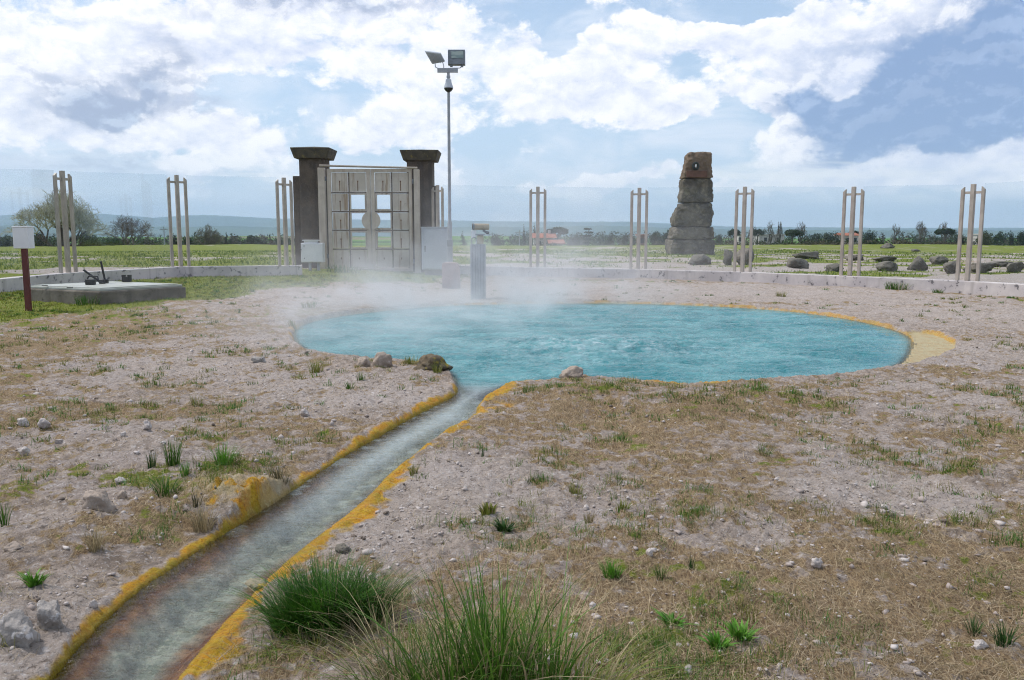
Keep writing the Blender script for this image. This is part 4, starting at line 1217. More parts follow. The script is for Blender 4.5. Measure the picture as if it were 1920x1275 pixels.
GR = "fallen stone blocks beyond the glass fence"
B = [(1499, 504, 41, 20, "pale grey tilted flat boulder just beyond the wall, right of the obelisk", .35, .8, 0),
     (1518, 486, 52, 15, "long dark rounded boulder right behind the pale tilted flat one", .3, .7, 0),
     (1570, 509, 37, 15, "dark brick shaped boulder partly behind the second fence post from the right", .8, .8, 0),
     (1605, 489, 42, 11, "low dark oblong block behind the second fence post from the right", .8, .6, 0),
     (1670, 509, 50, 21, "dark layered square block left of the pyramid boulder", .75, .8, 0),
     (1662, 491, 46, 10, "flat grey slab lying behind the dark layered square block", .7, .8, 0),
     (1727, 507, 48, 24, "dark pyramid shaped boulder with a broad foot", .2, .8, .75),
     (1765, 496, 35, 16, "squat cracked block behind and right of the pyramid boulder", .7, .8, 0),
     (1790, 514, 36, 24, "large grey block right behind the rightmost fence post's left rail", .55, .8, .1),
     (1842, 512, 56, 18, "long low grey block just right of the rightmost fence post", .6, .6, 0),
     (1880, 501, 50, 10, "flat dark slab lying behind the long low grey block", .6, .7, 0),
     (1906, 512, 42, 21, "dark leaning slab at the right picture edge beyond the wall", .5, .6, .2),
     (1668, 466, 30, 10, "far low dark mound of rubble behind the flat grey slab", .3, .8, .3),
     (1720, 472, 18, 5, "tiny far dark stone behind the pyramid boulder", .4, .8, 0),
     (1366, 498, 22, 30, "grey upright block left of the post nearest right of the obelisk", .6, .8, .1),
     (1400, 498, 42, 31, "broad dark boulder behind the post nearest right of the obelisk", .45, .8, .2),
     (1318, 497, 50, 19, "low grey boulder in front of the obelisk's foot", .4, .7, .3)]
for k, (px, py, w_, h_, lab, bx_, dp, tp) in enumerate(B):
    rock(px, py, w_, h_, lab, 'boulder', 300 + k, bx_, dp, "boulder", "boulder", .13, tp, group=GR, sub=4)

ST = [(683, 691, 32, 15, "pale pointed stone by the pool edge, left one of a pair", 'tan', .3, .2),
      (716, 693, 46, 24, "grey rounded stone by the pool edge, right one of a pair", 'tan', .35, .1),
      (812, 704, 76, 23, "brown mossy boulder at the left corner where the stream leaves the pool", 'mossy', .3, .0),
      (1076, 711, 54, 17, "pale rounded rock on the right bank at the pool edge", 'tan', .3, .2),
      (483, 683, 29, 9, "flat grey stone alone on bare crust left of the pool", 'greyw', .45, 0),
      (39, 799, 32, 12, "flat white stone at the left edge, left one of two", 'pale', .3, .1),
      (79, 806, 28, 14, "white wedge stone near the left edge, right one of two", 'pale', .3, .4),
      (273, 809, 21, 15, "small rounded pinkish white stone on the left slope", 'pale', .3, .1),
      (108, 827, 18, 7, "small oval white stone below the two left edge stones", 'pale', .3, 0),
      (40, 847, 26, 13, "knobbly white stone nearest the left edge below the others", 'pale', .3, .1),
      (229, 810 + 10, 16, 6, "small flat white stone left of the rounded pinkish one", 'pale', .4, 0),
      (225, 917, 25, 11, "white stone behind the tan slab on the left bank", 'pale', .35, .1),
      (178, 979, 62, 34, "large tan slab of crust on the left bank", 'tan', .5, .1),
      (226, 951, 21, 16, "small round tan stone at the tip of the large slab", 'tan', .3, .1),
      (20, 1052, 42, 17, "flat tan rock at the left edge below the slab", 'tan', .45, .1),
      (88, 1187, 62, 44, "grey and white crusty boulder beside the stream at lower left", 'greyw', .35, .2),
      (20, 1222, 78, 50, "big white crusty boulder at the lower left corner", 'greyw', .35, .2),
      (174, 1139, 18, 15, "small white stone above the crusty boulder near the stream", 'pale', .35, .1),
      (570, 787, 22, 11, "small white stone alone on the left bank above the stream", 'pale', .3, .1),
      (482, 1088, 56, 19, "flat mossy rock lying in the stream against the yellow bank", 'slick', .3, .1),
      (641, 1030, 34, 14, "dark grey lump at the top of the right bank above the grass clump", 'boulder', .3, .2),
      (1111, 1142, 20, 12, "small bright white stone left of the fresh green tuft", 'pale', .35, .1),
      (1025, 1255, 20, 12, "white pebble at the lower middle among the tall grass", 'pale', .35, .1),
      (1292, 1268, 22, 14, "white stone at the bottom edge right of the tall grass", 'pale', .35, .1),
      (1843, 1221, 34, 13, "flat white stone at lower right beside the dark green tufts", 'pale', .4, .1),
      (1218, 1049, 20, 11, "white stone right of the grass clump, middle of the right slope", 'pale', .35, .1),
      (1533, 1066, 26, 13, "white stone alone among dry grass on the right slope", 'pale', .35, .1),
      (1100, 948, 16, 10, "small white stone near the dry tuft on the right bank", 'pale', .35, .1),
      (850, 1050, 16, 8, "small white stone above the tall grass near the stream", 'pale', .35, 0)]
for k, (px, py, w_, h_, lab, mt, bx_, tp) in enumerate(ST):
    rock(px, py, w_, h_, lab, mt, 500 + k, bx_, .8, "stone" if w_ < 50 else "rock", "stone" if w_ < 50 else "rock", .2, tp, sub=4, rz=(k * 1.7) % 6.28 if tp < .2 and w_ < 40 else 0.0, sink={'slick': .3, 'greyw': .7, 'tan': .6}.get(mt, .45))
o = [o for o in COL.objects if o.get('label', '').startswith("flat mossy rock lying in the stream")][0]
o.location.z = ZW + .012

# ------------------------------------------------------------------ stone obelisk
D = 52.0
ox = lambda px: P(px, 400, D)[0]
oz = lambda py: P(1300, py, D)[2]
t = Thing("stone_obelisk", (ox(1301), D + .9, oz(477)), "tall tapering pillar of five stacked stone blocks beyond the glass fence", "obelisk")


def block(b0, b1, t0, t1, yb, yt, seed, name, mat, bulge=0.0, D0=D, dep=1.9):
    n = 22; bm = bmesh.new(); bmesh.ops.create_cube(bm, size=2)
    bmesh.ops.subdivide_edges(bm, edges=bm.edges[:], cuts=n, use_grid_fill=True)
    z0, z1 = oz(yb), oz(yt); off = Vector((seed * 3.7, seed * 1.3, seed * 2.1))
    mb = MB(); bm.verts.ensure_lookup_table()
    V = []
    for v in bm.verts:
        p = v.co; q = Vector((p.x, p.y, p.z))
        l = (abs(q.x) ** 8 + abs(q.y) ** 8 + abs(q.z) ** 8) ** (1 / 8)
        q = q / l * 1.0
        q = q.lerp(Vector(p), .42)
        s = (q.z + 1) / 2
        xl = ox(b0) * (1 - s) + ox(t0) * s; xr = ox(b1) * (1 - s) + ox(t1) * s
        if bulge and q.x < 0: xl -= bulge * math.sin(math.pi * min(max((.85 - s) / .85, 0), 1)) ** .7 * .5
        x = (xl + xr) / 2 + q.x * (xr - xl) / 2
        dd = dep * (xr - xl) / (ox(1344) - ox(1258))
        y = D0 + 1.0 + q.y * dd / 2
        z = (z0 + z1) / 2 + q.z * (z1 - z0) / 2
        w3 = Vector((x, y, z))
        n1 = mnoise.noise(w3 * .9 + off) * .09 + mnoise.noise(w3 * 2.6 + off) * .10 + mnoise.noise(w3 * 6 + off) * .07 + mnoise.noise(w3 * 14 + off) * .03
        nrm = Vector((q.x ** 5, q.y ** 5, q.z ** 5 * .4))
        V.append(w3 + nrm * n1)
    mb.add(V, [tuple(v.index for v in f.verts) for f in bm.faces]); bm.free()
    return t.part(mb, name, M[mat], smooth=True)


b1_ = block(1281.5, 1339, 1292, 1333, 333.5, 283, 1, "stone_block", 'tufftop', 0, D, 2.0)
block(1277.5, 1341, 1282, 1338, 379.5, 334, 2, "stone_block", 'tuff')
block(1268, 1339, 1279, 1338, 425.5, 380, 3, "stone_block", 'tuff', .35)
block(1261, 1344.5, 1268, 1341, 448.5, 426, 4, "stone_block", 'tuff')
block(1257.5, 1344.5, 1260, 1344.5, 480, 449, 5, "stone_block", 'tuff')
yf = D + 1.0 - .67
mb = MB(); cc = Vector((ox(1304), yf - .03, oz(310.5)))
prev = None
for a in np.linspace(0, 2 * math.pi, 19):
    p = cc + Vector((.17 * math.cos(a), 0, .19 * math.sin(a)))
    if prev is not None: mb.tube(prev, p, .065, n=7)
    prev = p
em = t.part(mb, "wreath_emblem", M['emblem'], b1_, smooth=True)
t.part(MB().tube((cc.x - .01, cc.y - .03, cc.z - .08), (cc.x + .01, cc.y - .03, cc.z + .10), .05, n=8).box((cc.x, cc.y - .03, cc.z + .02), (.10, .05, .05)), "white_figure", M['white'], b1_)
t.part(MB().bx(ox(1287.5), ox(1326), yf - .10, yf + .2, oz(332), oz(319.5)), "plaque", pmat("reddish_plaque", (.15, .075, .055), (.11, .06, .045), 3, .9, .4), b1_, bevel=.02)

# ------------------------------------------------------------------ distant houses and poles
def ground_at(x, y): return float(Hm(np.array([x]), np.array([y]))[0])


def house(px0, px1, eave, top, D, label, wallm, roofm, name="house", depth=8., annex=None, flat=False):
    x0, x1 = P(px0, 440, D)[0], P(px1, 440, D)[0]; xc = (x0 + x1) / 2; gz0 = ground_at(xc, D + depth / 2)
    ze, zr = P(960, eave, D)[2], P(960, top, D)[2]
    t = Thing(name, (xc, D + depth / 2, gz0), label, "house" if name == "house" else "building")
    t.part(MB().bx(x0, x1, D, D + depth, gz0 - 1, ze), "wall", M[wallm])
    if flat:
        t.part(MB().bx(x0 - .3, x1 + .3, D - .3, D + depth + .3, ze + .002, zr), "roof", M[roofm])
    else:
        e = .5
        V = [(x0 - e, D - e, ze), (x1 + e, D - e, ze), (x1 + e, D + depth + e, ze), (x0 - e, D + depth + e, ze), (x0 - e, D + depth / 2, zr), (x1 + e, D + depth / 2, zr)]
        V = [(a, b_, c_ + .003) for a, b_, c_ in V]
        mb = MB(); mb.add(V, [(0, 1, 5, 4), (2, 3, 4, 5), (0, 4, 3), (1, 2, 5), (3, 2, 1, 0)]); rf = t.part(mb, "roof", M[roofm])
        t.part(MB().bx(xc + 1, xc + 1.7, D + depth / 2 - .35, D + depth / 2 + .35, zr - .5, zr + .8), "chimney", M[wallm], rf)
    nwin = max(2, int((x1 - x0) / 2.6))
    for k in range(nwin):
        xw = x0 + (k + .5) * (x1 - x0) / nwin
        t.part(MB().bx(xw - .45, xw + .45, D - .03, D + .05, ze - 1.9, ze - .7), "window", M['window'])
    if annex:
        a0, a1, ay0, ay1 = annex
        X0, X1 = P(a0, 440, D)[0], P(a1, 440, D)[0]; zz0, zz1 = P(960, ay1, D - 6)[2], P(960, ay0, D - 6)[2]
        V = [(X0, D - 7, zz0), (X1, D - 7, zz0), (X1, D - .1, zz1), (X0, D - .1, zz1), (X0, D - 7, zz0 - .2), (X1, D - 7, zz0 - .2), (X1, D - .1, zz1 - .2), (X0, D - .1, zz1 - .2)]
        mb = MB(); mb.add(V, [(0, 1, 2, 3), (7, 6, 5, 4), (0, 4, 5, 1), (1, 5, 6, 2), (2, 6, 7, 3), (3, 7, 4, 0)])
        t.part(mb, "annex_roof", M[roofm])
        t.part(MB().bx(X0 + .3, X1 - .3, D - 6.6, D - .2, gz0 - 1, zz0 - .21), "annex_wall", M[wallm])


house(1001, 1040, 446, 437.5, 200, "far white farmhouse with a red tiled roof seen through the post in the steam", 'render', 'roof', annex=(1026, 1057, 449.5, 456))
house(1199, 1214, 441.5, 439.5, 215, "small far brown brick building right behind the post left of the obelisk", 'brick', 'roof', "building", 5, flat=True)
house(1424, 1471, 441, 439, 260, "long low white far building between two umbrella pines right of the obelisk", 'render', 'render', "building", 8, flat=True)
house(1386, 1394, 440.5, 439, 250, "tiny white far shed behind the post nearest right of the obelisk", 'render', 'render', "building", 5, flat=True)
house(1583, 1611, 441.5, 436.5, 260, "far farmhouse with a red roof behind the second fence post from the right", 'render', 'roof')
house(1843, 1860, 440.5, 438.5, 320, "far pale low farm building at the right, behind the hedgerow", 'render', 'render', "building", 7, flat=True)


def pole(px, py0, py1, D, label):
    p = P(px, py0, D); g0 = ground_at(p[0], D)
    t = Thing("utility_pole", (p[0], D, g0), label, "utility pole")
    t.part(MB().tube((p[0], D, g0 - .3), (p[0], D, p[2]), .12, .08, 8), "shaft", M['galv'])
    t.part(MB().bx(p[0] - .7, p[0] + .7, D - .06, D - .1, p[2] - .55, p[2] - .4), "crossarm", M['galv'])


pole(307, 425, 457, 150, "thin pale utility pole beside the round bare tree on the left")
pole(974, 431, 455, 140, "thin pale utility pole just left of the dark far conifer in the middle")
# ------------------------------------------------------------------ trees
def leaf_quads(clumps, n, size, cols, seed, flat=0.0):
    rg = np.random.default_rng(seed)
    cl = np.array([c[:6] for c in clumps], float)
    vol = cl[:, 3] * cl[:, 4] * cl[:, 5]; pr = vol ** .75; pr /= pr.sum()
    idx = rg.choice(len(cl), n, p=pr)
    d = rg.normal(size=(n, 3)); d /= np.linalg.norm(d, axis=1)[:, None]
    rad = rg.uniform(.25, 1, n) ** .45 * (1 + rg.normal(size=n) * .07)
    C = cl[idx, :3] + d * rad[:, None] * cl[idx, 3:6]
    a = rg.normal(size=(n, 3)); a /= np.linalg.norm(a, axis=1)[:, None]
    b = np.cross(a, rg.normal(size=(n, 3))); b /= np.linalg.norm(b, axis=1)[:, None]
    s = (size * rg.uniform(.6, 1.4, n))[:, None]
    V = np.stack([C - a * s, C + b * s * .45, C + a * s, C - b * s * .45], 1).reshape(-1, 3)
    F = np.arange(4 * n).reshape(n, 4)
    tone = rg.uniform(0, 1, len(cl))[idx] * .6 + rg.uniform(0, 1, n) * .4
    c0, c1 = np.array(cols[0]), np.array(cols[1])
    col = np.repeat(c0 + (c1 - c0) * tone[:, None], 4, axis=0)
    return V, F, col


def tree(name, px, D, topy, wpx, kind, label, cols=((.018, .035, .012), (.05, .085, .03)), cat="tree", n=2200, seed=1, basez=None, group="far trees on the plain", crown_h=None, mat='leaf'):
    p = P(px, topy, D); g0 = ground_at(p[0], D) if basez is None else basez
    H = p[2] - g0; W_ = wpx / FPX * D
    t = Thing(name, (p[0], D, g0), label, cat, group)
    rnd = random.Random(seed); cl = []
    mb = MB(); r0 = max(.06, H * .028)
    if kind == 'umbrella':
        ch = crown_h or H * .38
        zc = H - ch * .5
        for k in range(16):
            a = rnd.uniform(0, 6.28); q = rnd.uniform(0, 1) ** .6 * W_ * .38
            dome = (1 - (q / (W_ * .5)) ** 2)
            cl.append((q * math.cos(a), q * math.sin(a), zc - ch * .22 + dome * ch * .32, W_ * .17, W_ * .17, ch * .26))
        mb.tube((0, 0, -.5), (W_ * .02, 0, zc - ch * .3), r0 * 1.2, r0 * .8, 8)
        for k in range(6):
            c_ = cl[k]; mb.tube((W_ * .02, 0, zc - ch * .45), c_[:3], r0 * .5, r0 * .2, 5)
    elif kind == 'conifer':
        for k in range(14):
            s = k / 13; rr = W_ * .5 * (1 - s) ** .8 + W_ * .05
            for q in range(3 if s < .8 else 1):
                a = rnd.uniform(0, 6.28); e = rr * .55
                cl.append((e * math.cos(a), e * math.sin(a), H * (.12 + .86 * s), rr * .62, rr * .62, H * .05))
        mb.tube((0, 0, -.5), (0, 0, H * .97), r0, r0 * .2, 7)
    elif kind == 'cedar':
        for k in range(6):
            s = k / 5
            for q in range(4):
                a = rnd.uniform(0, 6.28); e = W_ * (.34 - .12 * s)
                cl.append((e * math.cos(a), e * math.sin(a), H * (.35 + .6 * s), W_ * .22, W_ * .22, H * .035))
        mb.tube((0, 0, -.5), (0, 0, H * .97), r0, r0 * .3, 7)
    else:   # round bushy crown
        for k in range(18):
            d = Vector((rnd.gauss(0, 1), rnd.gauss(0, 1), rnd.gauss(0, 1))).normalized() * rnd.uniform(.4, .9)
            cl.append((d.x * W_ * .36, d.y * W_ * .36, H * .54 + d.z * H * .34, W_ * .17, W_ * .17, H * .17))
        mb.tube((0, 0, -.4), (0, 0, H * .55), r0, r0 * .5, 7)
        for k in range(5): mb.tube((0, 0, H * .25), cl[k][:3], r0 * .5, r0 * .15, 5)
    mb.build("trunk", M['bark'], t.o)
    V, F, col = leaf_quads(cl, n, max(.10, W_ * .028 + H * .008), cols, seed)
    mesh_np("crown", V, F=F, mat=M[mat], col=col, parent=t.o)


PINE = ((.014, .030, .012), (.045, .075, .028)); DARK = ((.010, .020, .012), (.03, .048, .022)); OLIVE = ((.05, .06, .02), (.12, .13, .05)); BLUEG = ((.03, .05, .035), (.07, .09, .055))
T = [("pine_tree", 1045, 205, 422, 42, 'umbrella', "flat topped far umbrella pine right above the red roofed farmhouse", PINE),
     ("conifer_tree", 982, 190, 421.5, 15, 'conifer', "dark pointed far conifer left of the red roofed farmhouse", DARK),
     ("conifer_tree", 1002, 212, 419.5, 14, 'conifer', "dark far conifer behind the red roofed farmhouse and the post", DARK),
     ("cedar_tree", 1104, 200, 426.5, 22, 'cedar', "far cedar with layered branches halfway between two fence posts", DARK),
     ("pine_tree", 1231, 215, 426, 34, 'round', "big dark round far pine left of the obelisk, left one of a touching pair", PINE),
     ("pine_tree", 1252, 222, 426.5, 30, 'round', "big dark far pine touching the obelisk's left side", PINE),
     ("pine_tree", 1377, 215, 426, 26, 'umbrella', "far umbrella pine left of the post nearest right of the obelisk", PINE),
     ("pine_tree", 1421, 225, 426, 26, 'umbrella', "far umbrella pine at the left end of the long white building", PINE),
     ("pine_tree", 1486, 215, 427.5, 44, 'umbrella', "broad dark far umbrella pine at the right end of the long white building", PINE),
     ("pine_tree", 1602, 270, 430, 24, 'umbrella', "small far umbrella pine behind the red roofed house on the right", DARK),
     ("pine_tree", 1631, 230, 428, 24, 'round', "dark far pine just right of the second fence post from the right", DARK),
     ("pine_tree", 1773, 225, 424.5, 36, 'umbrella', "dark far umbrella pine left of the rightmost fence post", PINE),
     ("shrub", 1800, 240, 435, 22, 'round', "small dark far shrub hidden by the rightmost fence post", DARK),
     ("tree", 1846, 235, 431, 36, 'round', "olive far tree first right of the rightmost fence post", OLIVE),
     ("tree", 1873, 245, 430.5, 24, 'round', "dark far tree in the right hedgerow left of the tall narrow one", PINE),
     ("tree", 1898, 230, 429.5, 16, 'round', "tall narrow dark far tree near the right picture edge", DARK),
     ("tree", 1921, 240, 432, 34, 'round', "dark far tree cut by the right picture edge", PINE),
     ("shrub", 1530, 235, 434, 40, 'round', "far grey green shrub in the hedge right of the broad umbrella pine", BLUEG),
     ("shrub", 1560, 240, 433, 42, 'round', "far grey green shrub in the hedge left of the second fence post from the right", BLUEG),
     ("shrub", 1170, 220, 433.5, 22, 'round', "far bluish shrub left of the small brick building", BLUEG),
     ("shrub", 1142, 215, 436, 26, 'round', "far low grey shrub between the cedar and the bluish shrub", BLUEG),
     ("shrub", 1075, 205, 439, 30, 'round', "far low grey shrub between the umbrella pine and the cedar", BLUEG),
     ("shrub", 1349, 210, 436, 20, 'round', "far green shrub touching the obelisk's right side", BLUEG),
     ("shrub", 932, 190, 437, 22, 'round', "far shrub just right of the telescope", BLUEG),
     ("shrub", 868, 185, 432, 20, 'conifer', "far pointed green shrub between the lamp mast and the telescope", BLUEG),
     ("conifer_tree", 424, 150, 434.5, 15, 'conifer', "dark blunt far conifer right of the second fence post on the left", DARK),
     ("conifer_tree", 523, 150, 434, 20, 'conifer', "dark far conifer just left of the gate's edge on post", DARK),
     ("conifer_tree", 326, 140, 436, 18, 'conifer', "dark far conifer touching the second fence post on its left side", DARK),
     ("shrub", 10, 130, 436, 66, 'round', "dark hedge bush at the left picture edge behind the white box", PINE),
     ("shrub", 70, 125, 431, 60, 'round', "dark bush right of the white box, under the pale bare tree", PINE),
     ("shrub", 165, 120, 433, 50, 'round', "olive bush between the leftmost fence post and the round bare tree", OLIVE),
     ("shrub", 215, 135, 441, 56, 'round', "dark low bush under the round bare tree's left side", PINE),
     ("shrub", 270, 135, 441, 60, 'round', "dark low bush under the round bare tree's right side", PINE),
     ("shrub", 395, 130, 439, 56, 'round', "greenish bush under the small budding tree right of the second post", OLIVE),
     ("shrub", 470, 155, 439, 70, 'round', "grey green thicket left of the dark conifer by the gate", BLUEG),
     ("shrub", 355, 140, 441, 34, 'round', "dark low bush right behind the second fence post", PINE)]
for k, a in enumerate(T):
    nm, px, D, ty, wp, kd, lab, cols = a
    tree(nm, px, D, ty, wp, kd, lab, cols, cat="shrub" if nm == "shrub" else "tree", n=1800 if wp < 30 else 2800, seed=40 + k)


# leafless trees: recursive limbs
def bare(name, px, D, topy, wpx, label, seed, matt, levels=5, forks=3, spread=.62, up=.25, bud=None, stems=1, trunk_frac=.22, splay=.25):
    p = P(px, topy, D); g0 = ground_at(p[0], D); H = p[2] - g0; W_ = wpx / FPX * D
    rnd = random.Random(seed); segs = []

    def grow(p0, d, L_, r, lv):
        k = 3; q = Vector(p0); dd = Vector(d)
        for i_ in range(k):
            dd = (dd + Vector((rnd.gauss(0, .10), rnd.gauss(0, .10), rnd.gauss(0, .06) + .02))).normalized()
            q2 = q + dd * L_ / k
            segs.append((q.copy(), q2.copy(), r * (1 - i_ * .1), r * (1 - (i_ + 1) * .1), lv)); q = q2
            if lv > 1 and i_ < k - 1 and lv <= levels:
                if rnd.random() < .55 and lv < levels:
                    side_ = (dd + Vector((rnd.gauss(0, 1), rnd.gauss(0, 1), rnd.gauss(0, .5))).normalized() * .9).normalized()
                    grow(q, side_, L_ * .55, r * .45, lv + 1)
        if lv < levels:
            for f in range(forks if lv > 0 else forks + 1):
                a = rnd.uniform(0, 6.28) if lv else f * 6.28 / (forks + 1) + rnd.uniform(-.4, .4)
                side_ = Vector((math.cos(a), math.sin(a), 0))
                nd = (dd * (1 - spread) + side_ * spread * rnd.uniform(.7, 1.2) + Vector((0, 0, up * rnd.uniform(.3, 1.2)))).normalized()
                grow(q, nd, L_ * rnd.uniform(.62, .86), r * .62, lv + 1)

    for s in range(stems):
        d0 = Vector((rnd.gauss(0, splay) * (stems > 1), rnd.gauss(0, splay) * (stems > 1), 1)).normalized()
        grow(Vector((0, 0, -.2)), d0, H * trunk_frac, H * .03, 0)
    zm = max(s[1].z for s in segs); xs = [s[1].x for s in segs]
    fz = H / zm; fxs = W_ / (max(xs) - min(xs)); xo = -(max(xs) + min(xs)) / 2
    def f(v):
        x_ = v.x * fxs + xo * fxs * min(1, max(0, v.z / zm * 2)); y_ = v.y * fxs
        e_ = min(1.0, math.hypot(x_, y_ * .8) / (W_ * .52))
        return Vector((x_, y_, v.z * fz * (.30 + .70 * math.sqrt(1 - e_ * e_))))

    t = Thing(name, (p[0], D, g0), label, "tree", "bare winter trees")
    tm, cm = MB(), MB()
    rmin = .00005 * D
    for a, b, r0, r1, lv in segs:
        (tm if lv <= 1 else cm).tube(f(a), f(b), max(r0, rmin), max(r1, rmin), 6 if lv <= 1 else 3, cap=False)
    tm.build("trunk", M['bark'], t.o)
    cr = cm.build("crown", M[matt], t.o)
    if bud:
        tips = [f(s[1]) for s in segs if s[4] >= levels - 1]
        cl = [(v.x, v.y, v.z, .22, .22, .22) for v in tips]
        V, F, col = leaf_quads(cl, bud[0], bud[1], bud[2], seed)
        mesh_np("buds", V, F=F, mat=M['leaf'], col=col, parent=t.o)


bare("bare_tree", 105, 96, 349, 176, "pale budding tree with wide thin branches behind the leftmost fence post", 3, 'twigp', 5, 3, .45, .35, trunk_frac=.07, splay=.6, bud=(5200, .06, ((.30, .31, .15), (.45, .44, .24))), stems=6)
bare("bare_tree", 243, 112, 399, 112, "dark leafless tree with a low dome of twigs between the two left posts", 5, 'twig', 5, 3, .58, .30, stems=3, trunk_frac=.12)
bare("bare_tree", 388, 118, 417, 62, "small budding tree right of the second fence post on the left", 8, 'twig', 4, 3, .45, .4, trunk_frac=.13, bud=(900, .08, ((.11, .12, .05), (.2, .2, .09))), stems=4)
bare("bare_tree", 1444, 240, 412, 30, "faint leafless far tree above the long white building", 9, 'twig', 4, 3, .5, .5)
bare("bare_tree", 1463, 250, 409, 12, "slim pointed leafless far tree left of the broad umbrella pine", 10, 'twig', 4, 3, .25, .6)
bare("bare_tree", 1502, 245, 413, 34, "faint leafless far tree rising behind the broad umbrella pine", 12, 'twig', 4, 3, .6, .4)
bare("bare_tree", 1680, 240, 417, 26, "slim leafless far tree left of the pyramid boulder", 13, 'twig', 4, 3, .45, .5)
bare("bare_tree", 1728, 235, 410.5, 34, "leafless far tree with a round crown above the pyramid boulder", 14, 'twig', 5, 3, .5, .4)
bare("bare_tree", 1772, 240, 414.5, 36, "leafless far tree rising behind the umbrella pine near the rightmost post", 15, 'twig', 4, 3, .6, .4)
bare("bare_tree", 1412, 245, 415, 22, "faint leafless far tree behind the umbrella pine left of the white building", 16, 'twig', 4, 3, .5, .5)

# a far wood and scrub band that reads as one mass
rg = np.random.default_rng(5)
VV, FF, CC = [], [], []
base = 0
for k in range(300):
    left = k < 100
    px = rg.uniform(-150, 560) if left else rg.uniform(900, 2200)
    D = rg.uniform(170, 260) if left else rg.uniform(240, 420)
    ty = rg.uniform(437, 447) if left else rg.uniform(432, 444)
    p = P(px, ty, D); g0 = ground_at(p[0], D); h = max(1.2, p[2] - g0); w_ = rg.uniform(2.5, 6)
    cl = [(p[0] + rg.normal() * w_ * .4, D + rg.normal() * w_ * .4, g0 + h * rg.uniform(.2, .8), w_ * .4, w_ * .4, h * .3) for _ in range(5)]
    cols = [PINE, BLUEG, ((.07, .055, .045), (.12, .10, .08)), DARK][rg.integers(0, 4)]
    V, F, col = leaf_quads(cl, 260, .30, cols, 900 + k)
    VV.append(V); FF.append(F + base); CC.append(col); base += len(V)
for k in range(260):   # low scrub along the plateau's edge
    px = rg.uniform(1000, 2150); D = rg.uniform(100, 118)
    p = P(px, 455, D); g0 = ground_at(p[0], D); h = rg.uniform(.35, .8); w_ = rg.uniform(.8, 2.2)
    cl = [(p[0] + rg.normal() * w_ * .4, D + rg.normal() * .6, g0 + h * rg.uniform(.3, .7), w_ * .4, w_ * .3, h * .4) for _ in range(4)]
    V, F, col = leaf_quads(cl, 90, .12, (((.05, .045, .03), (.11, .10, .06)) if k % 3 else PINE), 1900 + k)
    VV.append(V); FF.append(F + base); CC.append(col); base += len(V)
o = mesh_np("woodland", np.concatenate(VV), F=np.concatenate(FF), mat=M['leaf'], col=np.concatenate(CC))
tag(o, "far dark band of scrub and woods along the plain's edge", "woodland", kind="stuff")


# ------------------------------------------------------------------ grass blades
def blades(pos, h, w, lean, az, col, curl=.6, seg=3, seed=0):
    """n bent tapering strips; lean = how far the tip moves sideways as a share of h"""
    n = len(pos); rg = np.random.default_rng(seed)
    d = np.stack([np.cos(az), np.sin(az), np.zeros(n)], 1)
    fa = az + math.pi / 2 + rg.uniform(-.9, .9, n)
    sd = np.stack([np.cos(fa), np.sin(fa), np.zeros(n)], 1)
    Vs = []
    for k in range(seg + 1):
        s = k / seg
        up = h * (s - curl * .35 * s ** 3 * np.clip(lean, 0, 2)); out = h * lean * s ** (1 + curl)
        c = pos + d * out[:, None]; c = c.copy(); c[:, 2] += up
        ww = w * (1 - s) ** .7 * .5 + .0002
        Vs.append(c - sd * ww[:, None]); Vs.append(c + sd * ww[:, None])
    V = np.stack(Vs, 1).reshape(-1, 3); m = 2 * (seg + 1)
    b = (np.arange(n) * m)[:, None]
    F = np.concatenate([b + np.array([[2 * k, 2 * k + 1, 2 * k + 3, 2 * k + 2]]) for k in range(seg)], 1).reshape(-1, 4)
    return V, F, np.repeat(col, m, axis=0)


def colours(n, a, b, rg, dry=None, pdry=0.0):
    t = rg.uniform(0, 1, n)[:, None]
    c = np.array(a) + (np.array(b) - np.array(a)) * t
    if dry is not None:
        k = rg.uniform(0, 1, n) < pdry; c[k] = np.array(dry) * rg.uniform(.7, 1.2, k.sum())[:, None]
    return c


GREEN = ((.025, .075, .008), (.085, .19, .022)); YG = ((.12, .15, .018), (.235, .25, .05)); DRYC = ((.20, .16, .085), (.34, .28, .16)); FRESH = ((.05, .16, .012), (.13, .30, .03)); DKG = ((.015, .05, .010), (.045, .11, .02))
STRAWC = (.40, .32, .19)


def tuft(px, py, hpx, rpx, n, label, pal, seed, dry=.12, lean=.55, name="grass_tuft", width=.004, cat="grass tuft", seg=4, vary=.5):
    rg = np.random.default_rng(seed); b = G(px, py); D = b[1]; k = D / FPX
    h0, r0 = hpx * k * 1.15, rpx * k
    a = rg.uniform(0, 2 * math.pi, n); q = rg.uniform(0, 1, n) ** .6 * r0 * .55
    x = b[0] + q * np.cos(a); y = b[1] + q * np.sin(a) * .8 + r0 * .2
    z = GZ(x, y)[0] - .005
    az = a + rg.normal(size=n) * .5
    h = h0 * (1 - vary + vary * rg.uniform(0, 1, n) ** .6) / 1.0
    ln = np.abs(rg.normal(size=n)) * lean * .6 + (q / max(r0, 1e-6)) * lean
    w_ = np.maximum(width, .0007 * D) * rg.uniform(.7, 1.2, n)
    z0 = gz1(b[0], b[1])
    V, F, c = blades(np.stack([x - b[0], y - b[1], z - z0], 1), h, w_, ln, az, colours(n, *pal, rg, STRAWC, dry), seg=seg, seed=seed)
    o = mesh_np(name, V, F=F, mat=M['blade'], col=c); o.location = (float(b[0]), float(b[1]), z0)
    return tag(o, label, cat)


